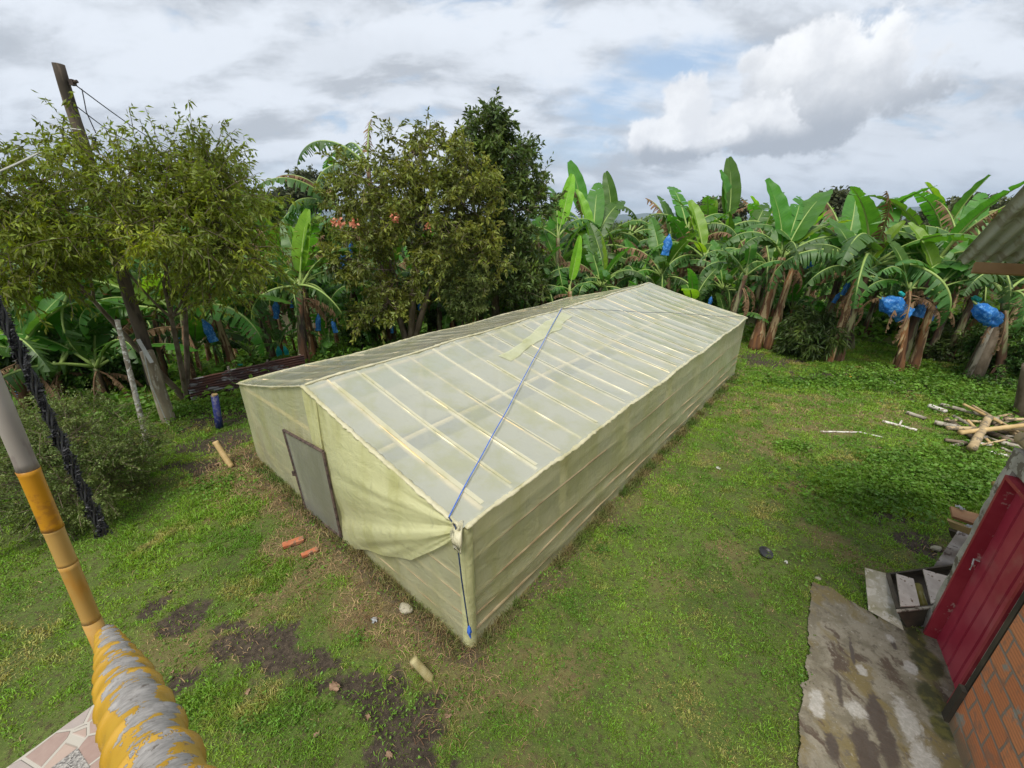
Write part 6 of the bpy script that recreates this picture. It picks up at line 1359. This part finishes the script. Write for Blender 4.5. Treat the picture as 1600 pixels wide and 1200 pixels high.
# ------------------------------------------------------------ patio of crazy paving
def build_patio():
    m = bpy.data.materials.new('crazy_paving'); m.use_nodes = True; t = NT(m.node_tree); t.n.clear(); out = t.node('ShaderNodeOutputMaterial'); ob = t.node('ShaderNodeTexCoord').outputs['Object']
    v = t.node('ShaderNodeTexVoronoi', _feature='DISTANCE_TO_EDGE'); t.set(v.inputs['Vector'], ob); v.inputs['Scale'].default_value = 4.2
    v2 = t.node('ShaderNodeTexVoronoi'); t.set(v2.inputs['Vector'], ob); v2.inputs['Scale'].default_value = 4.2
    sp = t.node('ShaderNodeSeparateColor'); t.l.new(v2.outputs['Color'], sp.inputs[0])
    st = t.mix(sp.outputs[0], (.20, .115, .095), (.33, .245, .20)); st = t.mix(t.ramp(sp.outputs[1], .6, .8), st, (.25, .22, .21)); st = t.mix(t.m('MULTIPLY', t.noise(ob, 12, 5), .4), st, (.5, .4, .33))
    gr = t.ramp(v.outputs['Distance'], .035, .06); c = t.mix(gr, (.38, .35, .30), st)
    sx = t.node('ShaderNodeSeparateXYZ', Vector=ob)
    inner = t.m('MULTIPLY', t.ramp(sx.outputs[0], .36, .37), t.ramp(sx.outputs[1], .36, .37))
    pe = t.node('ShaderNodeTexVoronoi'); t.set(pe.inputs['Vector'], ob); pe.inputs['Scale'].default_value = 60; spe = t.node('ShaderNodeSeparateColor'); t.l.new(pe.outputs['Color'], spe.inputs[0])
    c = t.mix(inner, c, t.mix(spe.outputs[0], (.10, .09, .085), (.36, .34, .31)))
    p = t.node('ShaderNodeBsdfPrincipled'); t.set(p.inputs['Base Color'], c); p.inputs['Roughness'].default_value = .6
    b = t.node('ShaderNodeBump'); b.inputs['Distance'].default_value = .006; t.set(b.inputs['Height'], t.m('ADD', gr, t.m('MULTIPLY', pe.outputs['Distance'], inner))); t.l.new(b.outputs[0], p.inputs['Normal']); t.l.new(p.outputs[0], out.inputs[0])
    mb = MB(); mb.box((3.5, 4.5, .0), (7, 9, .16)); o = mb.build('patio', m); X = Matrix((P1, P2, Vector((0, 0, 1)))).transposed().to_4x4(); X.translation = PA+Vector((0, 0, .02)); o.matrix_world = X
    kind(o, 'structure', 'crazy-paved patio edge with pebble inlay')
build_patio()

# ------------------------------------------------------------ painted bamboo post and rail close to the camera
def cam_pt(px, py, depth): return Vector((0, 0, H))+ray(px, py)*depth
def build_rail():
    m = bpy.data.materials.new('peeling_yellow'); m.use_nodes = True; t = NT(m.node_tree); t.n.clear(); out = t.node('ShaderNodeOutputMaterial'); ob = t.node('ShaderNodeTexCoord').outputs['Object']; uv = t.node('ShaderNodeTexCoord').outputs['UV']
    gn = t.node('ShaderNodeNewGeometry'); up = t.node('ShaderNodeSeparateXYZ', Vector=gn.outputs['Normal']).outputs[2]
    y = t.mix(t.ramp(t.noise(ob, 9, 4), .35, .65), (.37, .205, .014), (.43, .25, .022))  # yellow darkened evenly, standing in for shade from an overhang not built
    sp = t.node('ShaderNodeSeparateXYZ', Vector=uv); sv = t.node('ShaderNodeCombineXYZ', X=t.m('MULTIPLY', sp.outputs[0], 9.0), Y=t.m('MULTIPLY', sp.outputs[1], 40.0), Z=0.0).outputs[0]
    wn = t.mix(t.ramp(t.noise(sv, 1.6, 6, .7), .3, .7), (.30, .285, .27), (.17, .16, .15)); wn = t.mix(t.ramp(t.noise(ob, 45, 5, .7), .60, .70), wn, (.10, .085, .07))
    band = t.node('ShaderNodeAttribute', _attribute_name='peel').outputs['Fac']
    pk = t.m('ADD', t.m('ADD', t.m('MULTIPLY', t.m('SUBTRACT', t.noise(ob, 11, 6, .65), .08), .9), t.m('MULTIPLY', t.noise(sv, .7, 4, .6), .35)), t.m('MULTIPLY', t.m('SUBTRACT', band, .5), .30))
    peel = t.ramp(pk, .685, .697, False); c = t.mix(peel, y, wn)
    c = t.mix(t.ramp(t.noise(t.map(ob, sc=(1, 1, 1)), 38, 4, .7), .66, .72), c, (.14, .10, .05))
    p = t.node('ShaderNodeBsdfPrincipled'); t.set(p.inputs['Base Color'], c); t.set(p.inputs['Roughness'], t.m('ADD', .40, t.m('MULTIPLY', peel, .35)))
    b = t.node('ShaderNodeBump'); b.inputs['Distance'].default_value = .0015; t.set(b.inputs['Height'], t.m('SUBTRACT', t.m('MULTIPLY', t.noise(sv, 1.2, 6, .7), .5), peel)); t.l.new(b.outputs[0], p.inputs['Normal']); t.l.new(p.outputs[0], out.inputs[0])
    ochre = mat('painted_bamboo', (.35, .195, .035), (.40, .245, .07), 2.5, .42, .0008, 40, stretch=(1, 1, .4), c3=(.38, .19, .03), s3=1.5); orange = mat('orange_paint', (.42, .19, .008), (.48, .23, .012), 4, .4, c3=(.33, .145, .015), s3=2.5); greyb = mat('weathered_bamboo', (.24, .215, .185), (.33, .30, .26), 5, .75, .002, 40, stretch=(1, 1, .4), c3=(.20, .17, .15), s3=2)  # ochre darkened likewise, in place of the missing overhang's shade
    J = cam_pt(150, 985, 2.0)
    # the post: nearly upright, through the joint
    rr = ray(18, 672); hj = math.hypot(J.x, J.y); k = (J.x*rr.x+J.y*rr.y)/(rr.x**2+rr.y**2); T = Vector((0, 0, H))+rr*k
    d = (T-J)/(T.z-J.z); root = thing('bamboo_post', 'upright bamboo post painted yellow and orange with bare grey top, beside the rail', 'post', (J.x, J.y, 0))
    o = Vector((J.x, J.y, 0)); zt = lambda z: J+d*(z-J.z)-o
    def zat(px, py): r = ray(px, py); kk = (J.x*r.x+J.y*r.y)/(r.x**2+r.y**2); return H+r.z*kk
    zs = dict(low=zat(150, 965), n1=zat(110, 878), band0=zat(76, 828), band1=zat(38, 735), top=zat(-30, 560))
    def seg(z0, z1, m_, name, r0=.033, ring=True):
        pts, q = [], []; n = 14
        for i in range(n+1):
            t = i/n; pts.append(zt(z0+(z1-z0)*t)); q.append(r0*(1+(.07*math.exp(-(min(t, 1-t)/.05)**2) if ring else 0)))
        MB().tube(pts, q, 20).build(name, m_, root, True)
    seg(.0, zs['low']+.0, ochre, 'post_foot'); seg(zs['low'], zs['n1'], ochre, 'lower_section'); seg(zs['n1'], zs['band0'], ochre, 'middle_section'); seg(zs['band0'], zs['band1'], orange, 'orange_band', .034); seg(zs['band1'], zs['top'], greyb, 'bare_section', .0325); seg(zs['top'], zs['top']+.5, greyb, 'bare_section', .0325)
    # the rail, thick root end of a bamboo with close knuckles, running back under the camera
    z0 = J.z-.035; A = Vector((J.x+.015, J.y+.02, z0)); r1 = ray(243, 1200); kk = (z0-H)/r1.z; E_ = Vector((0, 0, H))+r1*.90; dr = (E_-A).normalized(); Ls = (E_-A).length
    root = thing('bamboo_rail', 'thick knuckled bamboo handrail with peeling yellow paint in the lower left foreground', 'handrail', tuple(A))
    mb = MB(); nn_, na = 330, 40; L_ = Ls+1.4; side = dr.cross(Vector((0, 0, 1))).normalized(); upv = side.cross(dr)
    nodes = [0]; s = 0
    while s < L_+.3: s += .095+.085*min(1, s/.9)+.035*rnd.random(); nodes.append(s)
    nd = np.array(nodes)
    def P(i, j):
        s = L_*i/(nn_-1); a = 2*math.pi*j/(na-1)
        sk = s+.022*math.sin(a)+.006*math.cos(2*a)                       # nodes sit slanted on the culm
        k = np.searchsorted(nd, sk)-1; k = max(0, min(k, len(nd)-2)); t = (sk-nd[k])/(nd[k+1]-nd[k]); tt = min(t, 1-t)
        rad = (.036+.036*min(1, s/1.1))*(1+.15*math.exp(-(t/.10)**2)+.05*math.exp(-((1-t)/.07)**2)-.05*math.sin(math.pi*t)); rad *= 1+.02*float(vnoise(s*9, math.cos(a)*2, 4)-.5)
        rad *= min(1, .55+s/.02)
        return dr*s+side*(math.cos(a)*rad)+upv*(math.sin(a)*rad)
    mb.grid(P, nn_, na, lambda i, j: (j/(na-1), L_*i/(nn_-1))); ob = mb.build('culm', m, root, True)
    # wear is greatest along the top of the rail, where hands rub it
    ca = ob.data.attributes.new('peel', 'FLOAT', 'POINT'); vals = []
    for i in range(nn_):
        s = L_*i/(nn_-1)
        for j in range(na): a = 2*math.pi*j/(na-1); vals.append(max(0, math.sin(a-.35))**1.2*1.15)
    ca.data.foreach_set('value', np.array(vals, np.float32))
    mb = MB(); mb.v = [tuple(P(0, j)) for j in range(na-1)]; mb.face(list(range(na-1))); mb.build('cut_end', ochre, root)
build_rail()

# ------------------------------------------------------------ black shade-net strip hanging from the eaves
def build_net():
    B0 = cam_pt(163, 838, 4.6); rr = ray(0, 485); k = (B0.x*rr.x+B0.y*rr.y)/(rr.x**2+rr.y**2); T = Vector((0, 0, H))+rr*k; d = (T-B0)/(T.z-B0.z); T = B0+d*(7.4-B0.z)
    n = 6500; r_ = np.random.default_rng(4); t = r_.random(n)**.9; c = np.array(B0)[None]+t[:, None]*np.array(T-B0)[None]; th = t*60+r_.random(n)*.9+3.14*(r_.random(n) > .5); rad = (.035+.028*np.exp(-t*12)+.008*np.sin(t*40))*(.6+.5*r_.random(n))
    b = c+np.stack([np.cos(th)*rad, np.sin(th)*rad, np.zeros(n)], -1); dd = np.stack([-np.sin(th), np.cos(th), .9+0*th], -1)*1.0+r_.normal(size=(n, 3))*.45; dd[:, 2] -= .4
    V, F, Cn = leafcloud(b-np.array(B0), dd, .040*(.6+.8*r_.random(n)), .018*(.6+.8*r_.random(n)), 5)
    root = thing('shade_net', 'twisted strip of black shade netting hanging down at the left edge', 'netting', tuple(B0))
    m = mat('black_net', (.012, .012, .014), (.03, .03, .033), 8, .5, spec=.5); link('net', npmesh('net', V, F, Cn, m), root)
    mb = MB()
    for k in range(5):
        pts = [Vector((0, 0, .02)).lerp(T-B0, s)+Vector((math.cos(s*60+k*1.26)*.024, math.sin(s*60+k*1.26)*.024, 0)) for s in np.linspace(0, 1, 220)]; mb.tube(pts, .012, 5)
    mb.build('twisted_core', m, root)
build_net()
def haze():
    mb = MB(); mb.box((0, 4500, 210), (19500, 15500, 760)); m = bpy.data.materials.new('haze_air'); m.use_nodes = True; t = NT(m.node_tree); t.n.clear(); out = t.node('ShaderNodeOutputMaterial')
    v = t.node('ShaderNodeVolumePrincipled'); v.inputs['Color'].default_value = (.62, .78, 1.0, 1); v.inputs['Density'].default_value = .00009; v.inputs['Anisotropy'].default_value = .2; t.l.new(v.outputs[0], out.inputs['Volume'])
    o = mb.build('haze', m); kind(o, 'stuff', 'thin blue haze over the distance')
haze()
